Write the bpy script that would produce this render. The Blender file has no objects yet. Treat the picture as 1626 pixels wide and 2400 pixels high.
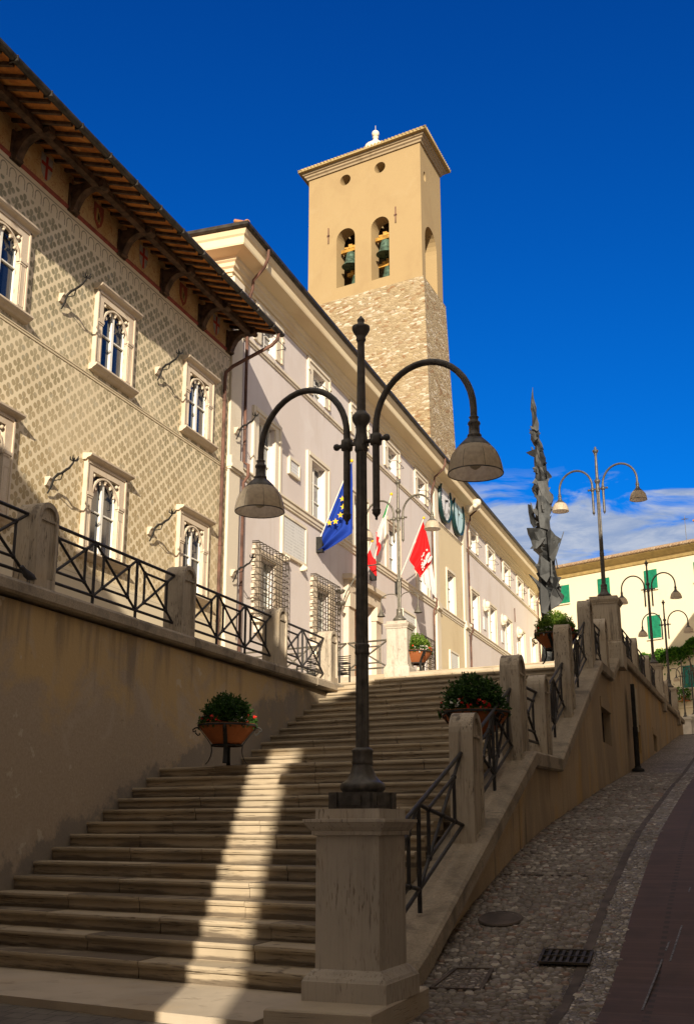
import bpy, bmesh, math, random
from mathutils import Vector, Matrix
random.seed(11)
sc = bpy.context.scene
COL = sc.collection
R = math.radians
# ---------------------------------------------------------------- survey camera (station point is the world origin)
FPX, CX, CY, HZ = 2628.0, 813.0, 1200.0, 1935.0
PITCH = math.atan((HZ - CY) / FPX)
AZ = math.atan((1770 - CX) / math.hypot(FPX, HZ - CY))
Hd = Vector((-math.sin(AZ), math.cos(AZ), 0)); Rt = Vector((math.cos(AZ), math.sin(AZ), 0))
Fw = Hd * math.cos(PITCH) + Vector((0, 0, math.sin(PITCH))); Up = -Hd * math.sin(PITCH) + Vector((0, 0, math.cos(PITCH)))
def ray(x, y): return Fw + Rt * ((x - CX) / FPX) + Up * ((CY - y) / FPX)
def onX(x, y, X): r = ray(x, y); return r * (X / r.x)
def onY(x, y, Y): r = ray(x, y); return r * (Y / r.y)
def onZ(x, y, Z): r = ray(x, y); return r * (Z / r.z)
def atD(x, y, d): r = ray(x, y); return r * (d / r.dot(Hd))
def onPl(x, y, P, n): r = ray(x, y); return r * (P.dot(n) / r.dot(n))
SA = R(11.555)
A = Vector((math.sin(SA), math.cos(SA), 0))      # way the stairs climb
B = Vector((math.cos(SA), -math.sin(SA), 0))     # along the step edges
def edgeY(d, X): return (d - A.x * X) / A.y
G0 = -1.389
# ---------------------------------------------------------------- mesh builder
class MB:
    def __init__(s): s.v = []; s.f = []; s.sm = []
    def add(s, vs, fs, smooth=False):
        o = len(s.v); s.v += [tuple(p) for p in vs]
        for f in fs: s.f.append([i + o for i in f]); s.sm.append(smooth)
    def quad(s, *p): s.add(p, [list(range(len(p)))])
    def box(s, x0, x1, y0, y1, z0, z1):
        s.add([(x0,y0,z0),(x1,y0,z0),(x1,y1,z0),(x0,y1,z0),(x0,y0,z1),(x1,y0,z1),(x1,y1,z1),(x0,y1,z1)],
              [[0,3,2,1],[4,5,6,7],[0,1,5,4],[1,2,6,5],[2,3,7,6],[3,0,4,7]])
    def obox(s, c, a, b, e):
        c = Vector(c); v = []
        for k in (-1, 1):
            for i, j in ((-1,-1),(1,-1),(1,1),(-1,1)): v.append(c + a*i + b*j + e*k)
        s.add(v, [[0,3,2,1],[4,5,6,7],[0,1,5,4],[1,2,6,5],[2,3,7,6],[3,0,4,7]])
    def bar(s, p, q, w, h=None, up=(0,0,1)):
        p = Vector(p); q = Vector(q); d = (q - p); L = d.length
        if L < 1e-6: return
        d /= L; u = Vector(up)
        if abs(d.dot(u)) > .98: u = Vector((1,0,0))
        a = d.cross(u).normalized(); b = a.cross(d).normalized()
        s.obox((p+q)/2, d*(L/2), a*(w/2), b*((h or w)/2))
    def tube(s, pts, r, n=8, cap=True, smooth=True):
        pts = [Vector(p) for p in pts]; m = len(pts)
        rr = r if isinstance(r, (list, tuple)) else [r]*m
        T = [(pts[min(i+1,m-1)] - pts[max(i-1,0)]).normalized() for i in range(m)]
        u = Vector((0,0,1)) if abs(T[0].z) < .9 else Vector((1,0,0))
        a = T[0].cross(u).normalized(); vs = []
        for i in range(m):
            a = (a - T[i]*a.dot(T[i])).normalized(); b = T[i].cross(a)
            for k in range(n):
                t = 2*math.pi*k/n; vs.append(pts[i] + (a*math.cos(t) + b*math.sin(t))*rr[i])
        fs = [[i*n+k, i*n+(k+1)%n, (i+1)*n+(k+1)%n, (i+1)*n+k] for i in range(m-1) for k in range(n)]
        s.add(vs, fs, smooth)
        if cap: s.add(vs[:n], [list(range(n))[::-1]]); s.add(vs[-n:], [list(range(n))])
    def lathe(s, prof, c=(0,0,0), n=20, flute=0.0, smooth=True, cap=True, sx=1, sy=1):
        vs = []; m = len(prof)
        for z, r in prof:
            for k in range(n):
                t = 2*math.pi*k/n; q = r*(1 - (flute if k % 2 else 0))
                vs.append((c[0]+q*math.cos(t)*sx, c[1]+q*math.sin(t)*sy, c[2]+z))
        s.add(vs, [[i*n+k, i*n+(k+1)%n, (i+1)*n+(k+1)%n, (i+1)*n+k] for i in range(m-1) for k in range(n)], smooth)
        if cap: s.add(vs[:n], [list(range(n))[::-1]]); s.add(vs[-n:], [list(range(n))])
    def prism(s, pts, vec):
        n = len(pts); a = [Vector(p) for p in pts]; b = [p + Vector(vec) for p in a]
        s.add(a + b, [list(range(n))[::-1], list(range(n, 2*n))] + [[i, (i+1)%n, n+(i+1)%n, n+i] for i in range(n)])
    def ball(s, c, r, n=10, sz=1.0):
        s.lathe([(-r*sz*math.cos(math.pi*i/6), max(1e-4, r*math.sin(math.pi*i/6))) for i in range(7)], c, n)
    def loft(s, rings, smooth=False, closed=True, cap=False):
        n = len(rings[0]); vs = [p for rg in rings for p in rg]
        fs = [[i*n+k, i*n+(k+1)%n, (i+1)*n+(k+1)%n, (i+1)*n+k] for i in range(len(rings)-1) for k in range(n if closed else n-1)]
        s.add(vs, fs, smooth)
        if cap: s.add(rings[0], [list(range(n))[::-1]]); s.add(rings[-1], [list(range(n))])
    def data(s, name, mat, off=(0,0,0), fix=True):
        me = bpy.data.meshes.new(name); o = Vector(off)
        me.from_pydata([Vector(p) - o for p in s.v], [], s.f)
        for p, k in zip(me.polygons, s.sm): p.use_smooth = k
        if fix:
            bm = bmesh.new(); bm.from_mesh(me); bmesh.ops.recalc_face_normals(bm, faces=bm.faces); bm.to_mesh(me); bm.free()
        me.materials.append(mat); return me
    def build(s, name, mat, parent=None, label=None, fix=True):
        b = BASE.get(parent.name, Vector((0,0,0))) if parent else Vector((0,0,0))
        o = bpy.data.objects.new(name, s.data(name, mat, b, fix)); COL.objects.link(o)
        if parent: o.parent = parent; BASE[o.name] = b
        if label: o['label'] = label
        return o
BASE = {}
def tag(o, label=None, cat=None, group=None, kind=None):
    if label: o['label'] = label
    if cat: o['category'] = cat
    if group: o['group'] = group
    if kind: o['kind'] = kind
    return o
def thing(name, loc, label, cat, group=None):
    o = bpy.data.objects.new(name, None); COL.objects.link(o); o.location = loc; o.empty_display_size = .2
    BASE[o.name] = Vector(loc); return tag(o, label, cat, group)
def struct(mb, name, mat): return tag(mb.build(name, mat), kind='structure')
def kids(o): return [c for c in o.children]
def copy_tree(o, parent=None):
    c = o.copy(); COL.objects.link(c)
    if parent is not None: c.parent = parent
    for ch in kids(o): copy_tree(ch, c)
    return c
def place(parent, proto, loc, label=None):   # proto: [(name, mesh)], first is the part, the rest its sub-parts
    b = BASE[parent.name]; root = None
    for nm, me in proto:
        o = bpy.data.objects.new(nm, me); COL.objects.link(o)
        if root is None: root = o; o.parent = parent; o.location = Vector(loc) - b
        else: o.parent = root
    if label: root['label'] = label
    return root
def wallpan(mb, mp, u0, u1, v0, v1, holes, depth=.25):
    us = sorted({u0, u1} | {h[i] for h in holes for i in (0, 1)}); vs = sorted({v0, v1} | {h[i] for h in holes for i in (2, 3)})
    for i in range(len(us)-1):
        for j in range(len(vs)-1):
            cu = (us[i]+us[i+1])/2; cv = (vs[j]+vs[j+1])/2
            if any(h[0] < cu < h[1] and h[2] < cv < h[3] for h in holes): continue
            mb.quad(mp(us[i],vs[j],0), mp(us[i+1],vs[j],0), mp(us[i+1],vs[j+1],0), mp(us[i],vs[j+1],0))
    for h in holes:
        a, b, c, d = h[:4]; ty = h[4] if len(h) > 4 else 'rect'; dp = h[5] if len(h) > 5 else depth
        if ty == 'rect': loop = [(a,c),(b,c),(b,d),(a,d)]
        elif ty == 'arch':
            r = (b-a)/2; m = (a+b)/2; sp = d - r
            arc = [(m + r*math.cos(math.pi*k/14), sp + r*math.sin(math.pi*k/14)) for k in range(15)]
            for p, q in zip(arc, arc[1:]): mb.quad(mp(*p,0), mp(*q,0), mp(q[0],d,0), mp(p[0],d,0))
            loop = [(a,c),(b,c)] + arc
        else:
            m = (a+b)/2; n = (c+d)/2; rx = (b-a)/2; ry = (d-c)/2
            loop = [(m + rx*math.cos(2*math.pi*k/24), n + ry*math.sin(2*math.pi*k/24)) for k in range(24)]
            def sq(t):
                x, y = math.cos(t), math.sin(t); f = 1/max(abs(x), abs(y)); return (m + rx*x*f, n + ry*y*f)
            for k in range(24):
                t0, t1 = 2*math.pi*k/24, 2*math.pi*(k+1)/24; p, q = loop[k], loop[(k+1)%24]
                mb.quad(mp(*p,0), mp(*sq(t0),0), mp(*sq(t1),0), mp(*q,0))
        for k in range(len(loop)):
            p, q = loop[k], loop[(k+1)%len(loop)]
            mb.quad(mp(*p,0), mp(*q,0), mp(*q,-dp), mp(*p,-dp))
def sweepY(mb, prof, X, y0, y1):            # closed (out, z) profile run along the street direction
    mb.prism([(X+e, y0, z) for e, z in prof], (0, y1-y0, 0))
# ---------------------------------------------------------------- materials
class N:
    def __init__(s, name, world=False):
        if world: s.nt = name.node_tree
        else:
            s.m = bpy.data.materials.new(name); s.m.use_nodes = True; s.nt = s.m.node_tree
        s.nt.nodes.clear()
    def n(s, ty, **kw):
        o = s.nt.nodes.new(ty)
        for k, v in kw.items(): setattr(o, k, v)
        return o
    def put(s, sock, v):
        if isinstance(v, bpy.types.NodeSocket): s.nt.links.new(v, sock)
        elif v is not None:
            if hasattr(sock.default_value, '__len__') and not isinstance(v, (int, float)) and len(v) == 3 and len(sock.default_value) == 4: v = (*v, 1)
            sock.default_value = v
    def math(s, op, a, b=None, c=None, clamp=False):
        o = s.n('ShaderNodeMath', operation=op, use_clamp=clamp); s.put(o.inputs[0], a)
        if b is not None: s.put(o.inputs[1], b)
        if c is not None: s.put(o.inputs[2], c)
        return o.outputs[0]
    def pos(s, scale=(1,1,1), off=(0,0,0), rot=(0,0,0)):
        g = s.n('ShaderNodeNewGeometry').outputs['Position']
        if scale == (1,1,1) and off == (0,0,0) and rot == (0,0,0): return g
        m = s.n('ShaderNodeMapping'); s.put(m.inputs['Vector'], g); m.inputs['Scale'].default_value = scale; m.inputs['Location'].default_value = off; m.inputs['Rotation'].default_value = rot
        return m.outputs[0]
    def noise(s, vec, scale, detail=4, rough=.55, dist=0):
        o = s.n('ShaderNodeTexNoise'); s.put(o.inputs['Vector'], vec); o.inputs['Scale'].default_value = scale
        o.inputs['Detail'].default_value = detail; o.inputs['Roughness'].default_value = rough; o.inputs['Distortion'].default_value = dist
        return o.outputs[0]
    def ramp(s, fac, lo, hi, a=0.0, b=1.0, smooth=True):
        o = s.n('ShaderNodeMapRange'); o.interpolation_type = 'SMOOTHSTEP' if smooth else 'LINEAR'
        s.put(o.inputs['Value'], fac); o.inputs['From Min'].default_value = lo; o.inputs['From Max'].default_value = hi
        o.inputs['To Min'].default_value = a; o.inputs['To Max'].default_value = b; return o.outputs[0]
    def mix(s, fac, a, b, mode='MIX'):
        o = s.n('ShaderNodeMix', data_type='RGBA', blend_type=mode); s.put(o.inputs[0], fac); s.put(o.inputs[6], a); s.put(o.inputs[7], b); return o.outputs[2]
    def sep(s, v):
        o = s.n('ShaderNodeSeparateXYZ'); s.put(o.inputs[0], v); return o.outputs
    def bump(s, h, strength=.3, dist=.02, nrm=None):
        o = s.n('ShaderNodeBump'); s.put(o.inputs['Height'], h); o.inputs['Strength'].default_value = strength; o.inputs['Distance'].default_value = dist
        if nrm is not None: s.put(o.inputs['Normal'], nrm)
        return o.outputs[0]
    def out(s, col, rough=.85, nrm=None, metal=0.0, spec=.3, trans=0.0, alpha=None, sub=None):
        p = s.n('ShaderNodeBsdfPrincipled'); s.put(p.inputs['Base Color'], col); s.put(p.inputs['Roughness'], rough); s.put(p.inputs['Metallic'], metal)
        p.inputs['Specular IOR Level'].default_value = spec; p.inputs['Transmission Weight'].default_value = trans
        if nrm is not None: s.put(p.inputs['Normal'], nrm)
        sh = p.outputs[0]
        if sub:
            t = s.n('ShaderNodeBsdfTranslucent'); s.put(t.inputs[0], col); mx = s.n('ShaderNodeMixShader'); mx.inputs[0].default_value = sub
            s.nt.links.new(sh, mx.inputs[1]); s.nt.links.new(t.outputs[0], mx.inputs[2]); sh = mx.outputs[0]
        if alpha is not None:
            t = s.n('ShaderNodeBsdfTransparent'); mx = s.n('ShaderNodeMixShader'); s.put(mx.inputs[0], alpha)
            s.nt.links.new(t.outputs[0], mx.inputs[1]); s.nt.links.new(sh, mx.inputs[2]); sh = mx.outputs[0]
        o = s.n('ShaderNodeOutputMaterial'); s.nt.links.new(sh, o.inputs[0]); return s.m
def plain(name, col, rough=.7, var=.12, scale=6, metal=0.0, spec=.3, bump=.0, bscale=30, sub=None):
    n = N(name); p = n.pos(); f = n.noise(p, scale, 5)
    dark = tuple(c*(1-2*var) for c in col); lite = tuple(min(1, c*(1+1.4*var)) for c in col)
    c = n.mix(n.ramp(f, .3, .7), dark, lite)
    nr = n.bump(n.noise(p, bscale, 4), bump, .01) if bump else None
    return n.out(c, rough, nr, metal, spec, sub=sub)
def stained(name, col, stains, bumpk=.25, bscale=18, rough=.9, fine=.1, fscale=40):
    # stains: (colour, scale, lo, hi, stretch, amount)
    n = N(name); p = n.pos(); c = col
    f = n.noise(p, fscale, 5, .7); c = n.mix(n.ramp(f, .3, .7), tuple(x*(1-fine*2) for x in col), tuple(min(1, x*(1+fine)) for x in col))
    for i, (sc_, s_, lo, hi, st, am) in enumerate(stains):
        q = n.noise(n.pos(scale=st, off=(3.1*i, 1.7*i, 2.3*i)), s_, 6, .65, .4)
        c = n.mix(n.ramp(q, lo, hi, 0, am), c, sc_)
    h = n.noise(p, bscale, 6, .7)
    return n.out(c, rough, n.bump(h, bumpk, .015))
def travertine(name, col, ax='z', dark=(.10,.075,.05), amt=.75, warm=(.42,.30,.16), dirt=0, streak=0):
    n = N(name); st = {'z': (2.2, 2.2, 34), 'h': (1.2, 1.2, 40), 'v': (34, 34, 1.6)}[ax]
    p = n.pos(); b = n.noise(n.pos(scale=st), 1.0, 6, .7, .3)
    c = n.mix(n.ramp(n.noise(p, 1.3, 4), .35, .7), col, tuple(x*.82 for x in col))
    c = n.mix(n.ramp(n.noise(p, .7, 5, .6), .5, .75, 0, .5), c, warm)
    c = n.mix(n.ramp(b, .52, .72, 0, amt*.6), c, tuple(x*.55 for x in col))
    pst = tuple(x*.9 for x in st); pit = n.noise(n.pos(scale=(pst[0]*3.5, pst[1]*3.5, pst[2]*2.2) if ax != 'v' else (70, 70, 9)), 1.0, 3, .6)
    gate = n.ramp(n.noise(n.pos(off=(5, 2, 1)), 1.9, 4, .6), .38, .62)
    m = n.math('MULTIPLY', n.ramp(pit, .56, .66), gate)
    c = n.mix(n.math('MULTIPLY', m, amt), c, dark)
    if streak:
        q = n.noise(n.pos(scale=(9, 9, .55), off=(2, 7, 1)), 1.0, 5, .6); q2 = n.noise(n.pos(), 1.1, 4)
        c = n.mix(n.math('MULTIPLY', n.ramp(q, .50, .66), n.ramp(q2, .38, .60, .15, streak)), c, (.10,.08,.062))
        c = n.mix(n.ramp(n.noise(n.pos(scale=(26, 26, 1.2), off=(1, 4, 6)), 1.0, 4, .6), .62, .70, 0, .6), c, (.07,.055,.045))
    if dirt:
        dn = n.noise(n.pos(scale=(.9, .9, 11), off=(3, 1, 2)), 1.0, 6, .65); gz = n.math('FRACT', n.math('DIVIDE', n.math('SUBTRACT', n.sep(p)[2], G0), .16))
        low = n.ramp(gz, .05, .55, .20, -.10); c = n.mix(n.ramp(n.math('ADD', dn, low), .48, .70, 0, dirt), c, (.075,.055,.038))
    h = n.math('SUBTRACT', n.math('MULTIPLY', b, .5), n.math('MULTIPLY', m, .9))
    return n.out(c, .8, n.bump(h, .5, .012))
M = {}
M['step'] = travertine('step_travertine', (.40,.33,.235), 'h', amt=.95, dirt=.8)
M['postst'] = travertine('post_travertine', (.45,.385,.30), 'v', dark=(.06,.048,.038), amt=1.0, streak=.85)
M['lightst'] = travertine('pedestal_travertine', (.48,.43,.365), 'v', dark=(.12,.085,.05), amt=.7, streak=.28)
M['coping'] = stained('coping_stone', (.36,.30,.225), [((.13,.11,.085), 1.3, .46, .64, (1,1,1), .75), ((.24,.21,.165), 5, .5, .66, (1,1,1), .6), ((.07,.06,.05), 2.6, .62, .72, (1,1,1.5), .7)], .5, 22, .85, .12)
def wall_left():
    n = N('ochre_plaster'); p = n.pos(); z = n.sep(p)[2]; f = n.noise(p, 30, 5, .7)
    c = n.mix(n.ramp(f, .3, .7), (.33,.265,.195), (.40,.325,.245)); top = n.ramp(z, .3, 2.4, -.16, .13)
    m = n.math('ADD', n.noise(n.pos(scale=(1, .8, .9)), .75, 7, .68, .5), top); c = n.mix(n.ramp(m, .48, .64, 0, .8), c, (.49,.345,.16))
    m2 = n.noise(n.pos(scale=(1, 1, .7), off=(7, 3, 2)), 1.1, 7, .7, .6); c = n.mix(n.ramp(m2, .52, .64, 0, .6), c, (.42,.35,.275))
    d = n.math('ADD', n.noise(n.pos(scale=(1, 2.6, .22), off=(2, 9, 4)), 1.0, 7, .68), n.ramp(z, 1.2, 2.7, -.12, .10)); c = n.mix(n.ramp(d, .56, .74, 0, .55), c, (.15,.12,.09))
    k = n.noise(n.pos(off=(1, 4, 8)), 4.5, 5, .65); c = n.mix(n.ramp(k, .66, .71, 0, .6), c, (.16,.13,.10)); c = n.mix(n.ramp(n.noise(n.pos(off=(8, 1, 3)), 3.1, 4), .66, .69, 0, .55), c, (.52,.46,.37))
    # damp edge that follows the stairs
    y = n.sep(p)[1]; st = n.math('SUBTRACT', z, n.math('MULTIPLY_ADD', y, .335, -4.7)); dm = n.math('ADD', n.ramp(st, 0, .75, .22, -.25), n.noise(n.pos(off=(3, 3, 3)), 2.2, 6, .7)); c = n.mix(n.ramp(dm, .5, .66, 0, .7), c, (.17,.155,.14))
    return n.out(c, .92, n.bump(n.noise(p, 16, 7, .72), .4, .02))
M['wallL'] = wall_left()
M['wallR'] = stained('ramp_plaster', (.45,.345,.225), [((.30,.235,.165), .7, .44, .60, (1,1,.30), .8), ((.50,.31,.10), .55, .50, .64, (1,1,.5), .75), ((.13,.105,.08), 1.5, .58, .70, (1,1.6,.16), .8), ((.50,.43,.33), 1.4, .58, .70, (1,1,.5), .45)], .3)
M['grey'] = stained('lilac_plaster', (.60,.545,.525), [((.53,.465,.43), .35, .45, .62, (1,1,.6), .6), ((.47,.40,.34), 1.1, .56, .72, (1,1.2,.10), .55), ((.62,.58,.56), .9, .58, .7, (1,1,1), .5), ((.40,.35,.31), 2.0, .66, .76, (1,1,.25), .4)], .15, fine=.04)
M['ochreb'] = stained('clock_bay_plaster', (.60,.50,.33), [((.5,.4,.25), .5, .48, .68, (1,1,.4), .6), ((.38,.33,.28), .9, .62, .8, (1,1,.25), .5)], .12, fine=.04)
M['trim'] = stained('cream_trim', (.64,.57,.455), [((.5,.42,.31), 1.1, .5, .7, (1,1,.3), .6), ((.38,.32,.25), 1.6, .62, .75, (1,1,.2), .4)], .15, fine=.05)
M['frame'] = stained('window_stone', (.57,.48,.37), [((.40,.30,.21), 1.6, .5, .70, (1,1,.5), .55), ((.28,.22,.16), 2.5, .62, .74, (1,1,.3), .45)], .2, fine=.06)
M['cornice'] = stained('cornice_plaster', (.66,.555,.37), [((.5,.36,.2), .6, .5, .72, (1,.25,1), .5)], .1, fine=.04)
M['tplast'] = stained('tower_plaster', (.33,.238,.122), [((.28,.195,.10), .35, .45, .68, (1,1,.7), .6), ((.36,.275,.155), .5, .55, .75, (1,1,1), .4), ((.2,.135,.075), .9, .64, .8, (1,1,.2), .45)], .15, fine=.04)
M['yplast'] = stained('yellow_plaster', (.68,.61,.45), [((.68,.59,.40), .4, .48, .7, (1,1,.5), .4)], .08, fine=.03)
M['iron'] = plain('railing_iron', (.030,.028,.030), .55, .2, 9, .2, .4)
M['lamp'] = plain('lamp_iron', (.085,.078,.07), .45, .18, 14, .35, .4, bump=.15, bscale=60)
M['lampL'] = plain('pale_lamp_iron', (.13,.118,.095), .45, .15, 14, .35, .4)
M['black'] = plain('black_metal', (.016,.015,.014), .75, .2, 9)
M['copper'] = plain('downpipe_copper', (.115,.058,.042), .75, .25, 2)
M['wood'] = plain('eave_wood', (.085,.05,.03), .85, .3, 5, bump=.3)
M['door'] = plain('door_wood', (.30,.135,.05), .6, .25, 4)
M['tile'] = stained('terracotta_tile', (.34,.155,.065), [((.2,.1,.05), 2, .5, .7, (1,1,1), .7), ((.45,.24,.09), 3, .55, .7, (1,1,1), .6)], .3)
M['soffit'] = stained('soffit_tile', (.50,.185,.038), [((.28,.09,.02), 2.2, .45, .65, (1,1,1), .8), ((.6,.3,.08), 3, .5, .65, (1,1,1), .6)], .3)
M['ttile'] = stained('lichen_tile', (.36,.27,.13), [((.2,.15,.08), 2.5, .5, .7, (1,1,1), .7)], .3)
M['gutter'] = plain('gutter_metal', (.04,.034,.028), .5, .25, 4, .3)
M['terra'] = stained('terracotta_pot', (.32,.105,.035), [((.22,.08,.035), 5, .5, .7, (1,1,1), .6)], .2, fine=.08)
M['sash'] = plain('white_sash', (.72,.70,.64), .5, .04, 3)
M['grating'] = plain('grating_iron', (.050,.040,.028), .6, .25, 9, .1)
M['green'] = plain('green_shutter', (.008,.185,.10), .55, .1, 3)
M['marble'] = stained('plaque_marble', (.62,.62,.61), [((.5,.49,.46), 2, .5, .7, (1,1,1), .5)], .05)
M['bronze'] = plain('bell_bronze', (.065,.11,.08), .5, .3, 4, .3)
M['yoke'] = plain('bell_yoke', (.42,.22,.04), .6, .2, 3)
M['sculpt'] = stained('sculpture_steel', (.046,.050,.053), [((.008,.009,.010), 1.4, .42, .54, (1,1,.35), .92), ((.085,.085,.08), .7, .55, .68, (1,1,.3), .7), ((.075,.055,.03), 1.5, .62, .72, (1,1,.4), .5)], .5, 5, .55, .2, 3)
M['white'] = plain('white_stone', (.7,.66,.58), .8, .08, 3)
M['red'] = plain('red_cloth', (.75,.02,.025), .85, .05, 2, sub=.45)
M['blue'] = plain('blue_cloth', (.012,.05,.36), .85, .06, 2, sub=.35)
M['cwhite'] = plain('white_cloth', (.72,.70,.70), .85, .04, 2, sub=.45)
M['cgreen'] = plain('green_cloth', (.01,.3,.08), .85, .05, 2, sub=.4)
M['gold'] = plain('gold_star', (.8,.55,.03), .8, .03, 2, sub=.3)
M['dark'] = plain('dark_interior', (.012,.012,.014), .9, .2, 2)
M['leaf'] = None
def leafmat(name, a, b, sc_=14):
    n = N(name); f = n.noise(n.pos(), sc_, 3); r = n.n('ShaderNodeObjectInfo')
    return n.out(n.mix(n.ramp(f, .35, .65), a, b), .6, spec=.3, sub=.3)
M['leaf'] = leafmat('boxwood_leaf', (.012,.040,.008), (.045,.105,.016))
M['leafy'] = leafmat('sunlit_leaf', (.05,.12,.012), (.17,.25,.03))  # sunlit copy of the box leaf, sunlight put into the colour
M['ivy'] = leafmat('ivy_leaf', (.02,.09,.008), (.10,.23,.02), 5)
M['fred'] = plain('red_petal', (.62,.02,.012), .6, .1, 30)
M['fwhite'] = plain('white_petal', (.75,.74,.66), .6, .06, 30)
def glass(name, col=(.010,.017,.035), refl=.08):
    n = N(name); return n.out(col, refl, None, 0, .6)
M['glass'] = glass('window_glass')
M['glassp'] = glass('pale_window_glass', (.07,.08,.075), .1)
def shade_mat():
    n = N('frosted_shade'); z = n.noise(n.pos(), 25, 4)
    return n.out(n.mix(n.ramp(z, .35, .7), (.80,.70,.55), (.66,.56,.43)), .35, None, 0, .4, sub=.58)
M['shade'] = shade_mat()
M['enamel'] = plain('white_enamel', (.80,.76,.68), .5, .06, 20)
def shade_in():
    n = N('bulb_glass'); return n.out((.55,.5,.4), .3)
M['bulb'] = shade_in()
def sgraffito():
    n = N('sgraffito_plaster'); P = n.sep(n.pos()); y, z = P[1], P[2]
    py, pz = .585, .48
    wob = n.noise(n.pos(), 2.2, 3)
    def cell(o):
        u = n.math('ADD', n.math('DIVIDE', n.math('SUBTRACT', y, 19.14), py), o); v = n.math('ADD', n.math('DIVIDE', n.math('SUBTRACT', z, 14.26), pz), o)
        fu = n.math('ABSOLUTE', n.math('MULTIPLY', n.math('SUBTRACT', n.math('FRACT', u), .5), py)); fv = n.math('ABSOLUTE', n.math('MULTIPLY', n.math('SUBTRACT', n.math('FRACT', v), .5), pz))
        h = lambda a, b: n.math('SQRT', n.math('ADD', n.math('MULTIPLY', a, a), n.math('MULTIPLY', b, b)))
        d1 = h(n.math('SUBTRACT', fu, .128), fv); d2 = h(fu, n.math('SUBTRACT', fv, .102)); d3 = n.math('ADD', h(fu, fv), .022)
        return n.math('MINIMUM', n.math('MINIMUM', d1, d2), d3)
    d = n.math('MINIMUM', cell(.5), cell(0.0))
    d = n.math('ADD', d, n.math('MULTIPLY', n.math('SUBTRACT', wob, .5), .02))
    mask = n.ramp(d, .066, .079, 1, 0); rim = n.math('MULTIPLY', n.ramp(d, .042, .062, 0, 1), mask)
    fade = n.math('MULTIPLY', n.ramp(n.noise(n.pos(), .42, 5, .65),   .34, .58, .62, 1), n.ramp(n.noise(n.pos(off=(4, 3, 2)), 2.6, 4, .6), .32, .55, .78, 1))
    zone = n.math('MULTIPLY', n.math('GREATER_THAN', z, 6.0), n.math('LESS_THAN', z, 14.43))
    mask = n.math('MULTIPLY', n.math('MULTIPLY', mask, fade), zone)
    base = n.mix(n.ramp(n.noise(n.pos(), .6, 5), .35, .7), (.60,.505,.345), (.66,.565,.395))
    low = n.ramp(z, 7.5, 12.5)                      # lobes run from tan low down to grey-green higher up
    lobe = n.mix(low, (.375,.285,.155), (.255,.225,.14))
    lobe = n.mix(n.ramp(n.noise(n.pos(), 3.2, 2), .55, .7, 0, .5), lobe, (.33,.325,.27))
    lobe = n.mix(n.math('MULTIPLY', rim, .4), lobe, (.27,.23,.14))
    c = n.mix(mask, base, lobe)
    # arcaded band under the painted frieze
    ua = n.math('SUBTRACT', n.math('FRACT', n.math('DIVIDE', y, .34)), .5); dx = n.math('MULTIPLY', ua, .34); dz = n.math('SUBTRACT', z, 14.68)
    rr = n.math('SQRT', n.math('ADD', n.math('MULTIPLY', dx, dx), n.math('MULTIPLY', dz, dz)))
    ring = n.math('LESS_THAN', n.math('ABSOLUTE', n.math('SUBTRACT', rr, .125)), .016)
    ring = n.math('MULTIPLY', ring, n.math('GREATER_THAN', dz, -.06))
    leg = n.math('MULTIPLY', n.math('LESS_THAN', n.math('ABSOLUTE', n.math('SUBTRACT', n.math('ABSOLUTE', dx), .125)), .016), n.math('MULTIPLY', n.math('LESS_THAN', dz, -.05), n.math('GREATER_THAN', dz, -.17)))
    line = n.math('LESS_THAN', n.math('ABSOLUTE', n.math('SUBTRACT', z, 14.87)), .018)
    band = n.math('MULTIPLY', n.math('MAXIMUM', n.math('MAXIMUM', ring, leg), line), n.math('MULTIPLY', n.math('GREATER_THAN', z, 14.46), n.math('LESS_THAN', z, 14.95)))
    c = n.mix(n.math('MULTIPLY', band, .8), c, (.17,.15,.115))
    # painted frieze
    fz = n.math('GREATER_THAN', z, 15.02)
    sw = n.noise(n.pos(), 3.0, 3, .5, 2.5); swl = n.ramp(n.math('ABSOLUTE', n.math('SUBTRACT', sw, .5)), .0, .03, 1, 0)
    fr = n.mix(n.ramp(n.noise(n.pos(), 1.3, 4), .35, .65), (.42,.26,.10), (.50,.36,.18)); fr = n.mix(n.math('MULTIPLY', swl, .75), fr, (.26,.06,.03))
    rb = n.math('LESS_THAN', z, 15.13); fr = n.mix(rb, fr, (.24,.055,.035))
    c = n.mix(fz, c, fr)
    # scored dado
    dd = n.math('LESS_THAN', z, 5.95); ln = n.math('LESS_THAN', n.math('FRACT', n.math('DIVIDE', z, .42)), .045)
    c = n.mix(dd, c, (.56,.49,.36)); c = n.mix(n.math('MULTIPLY', n.math('MULTIPLY', dd, ln), .6), c, (.3,.25,.17))
    return n.out(c, .92, n.bump(n.noise(n.pos(), 25, 5), .12, .01))
M['sgraf'] = sgraffito()
M['band'] = stained('painted_band', (.56,.47,.32), [((.4,.33,.22), 1.2, .5, .7, (1,1,1), .5)], .1)
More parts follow.
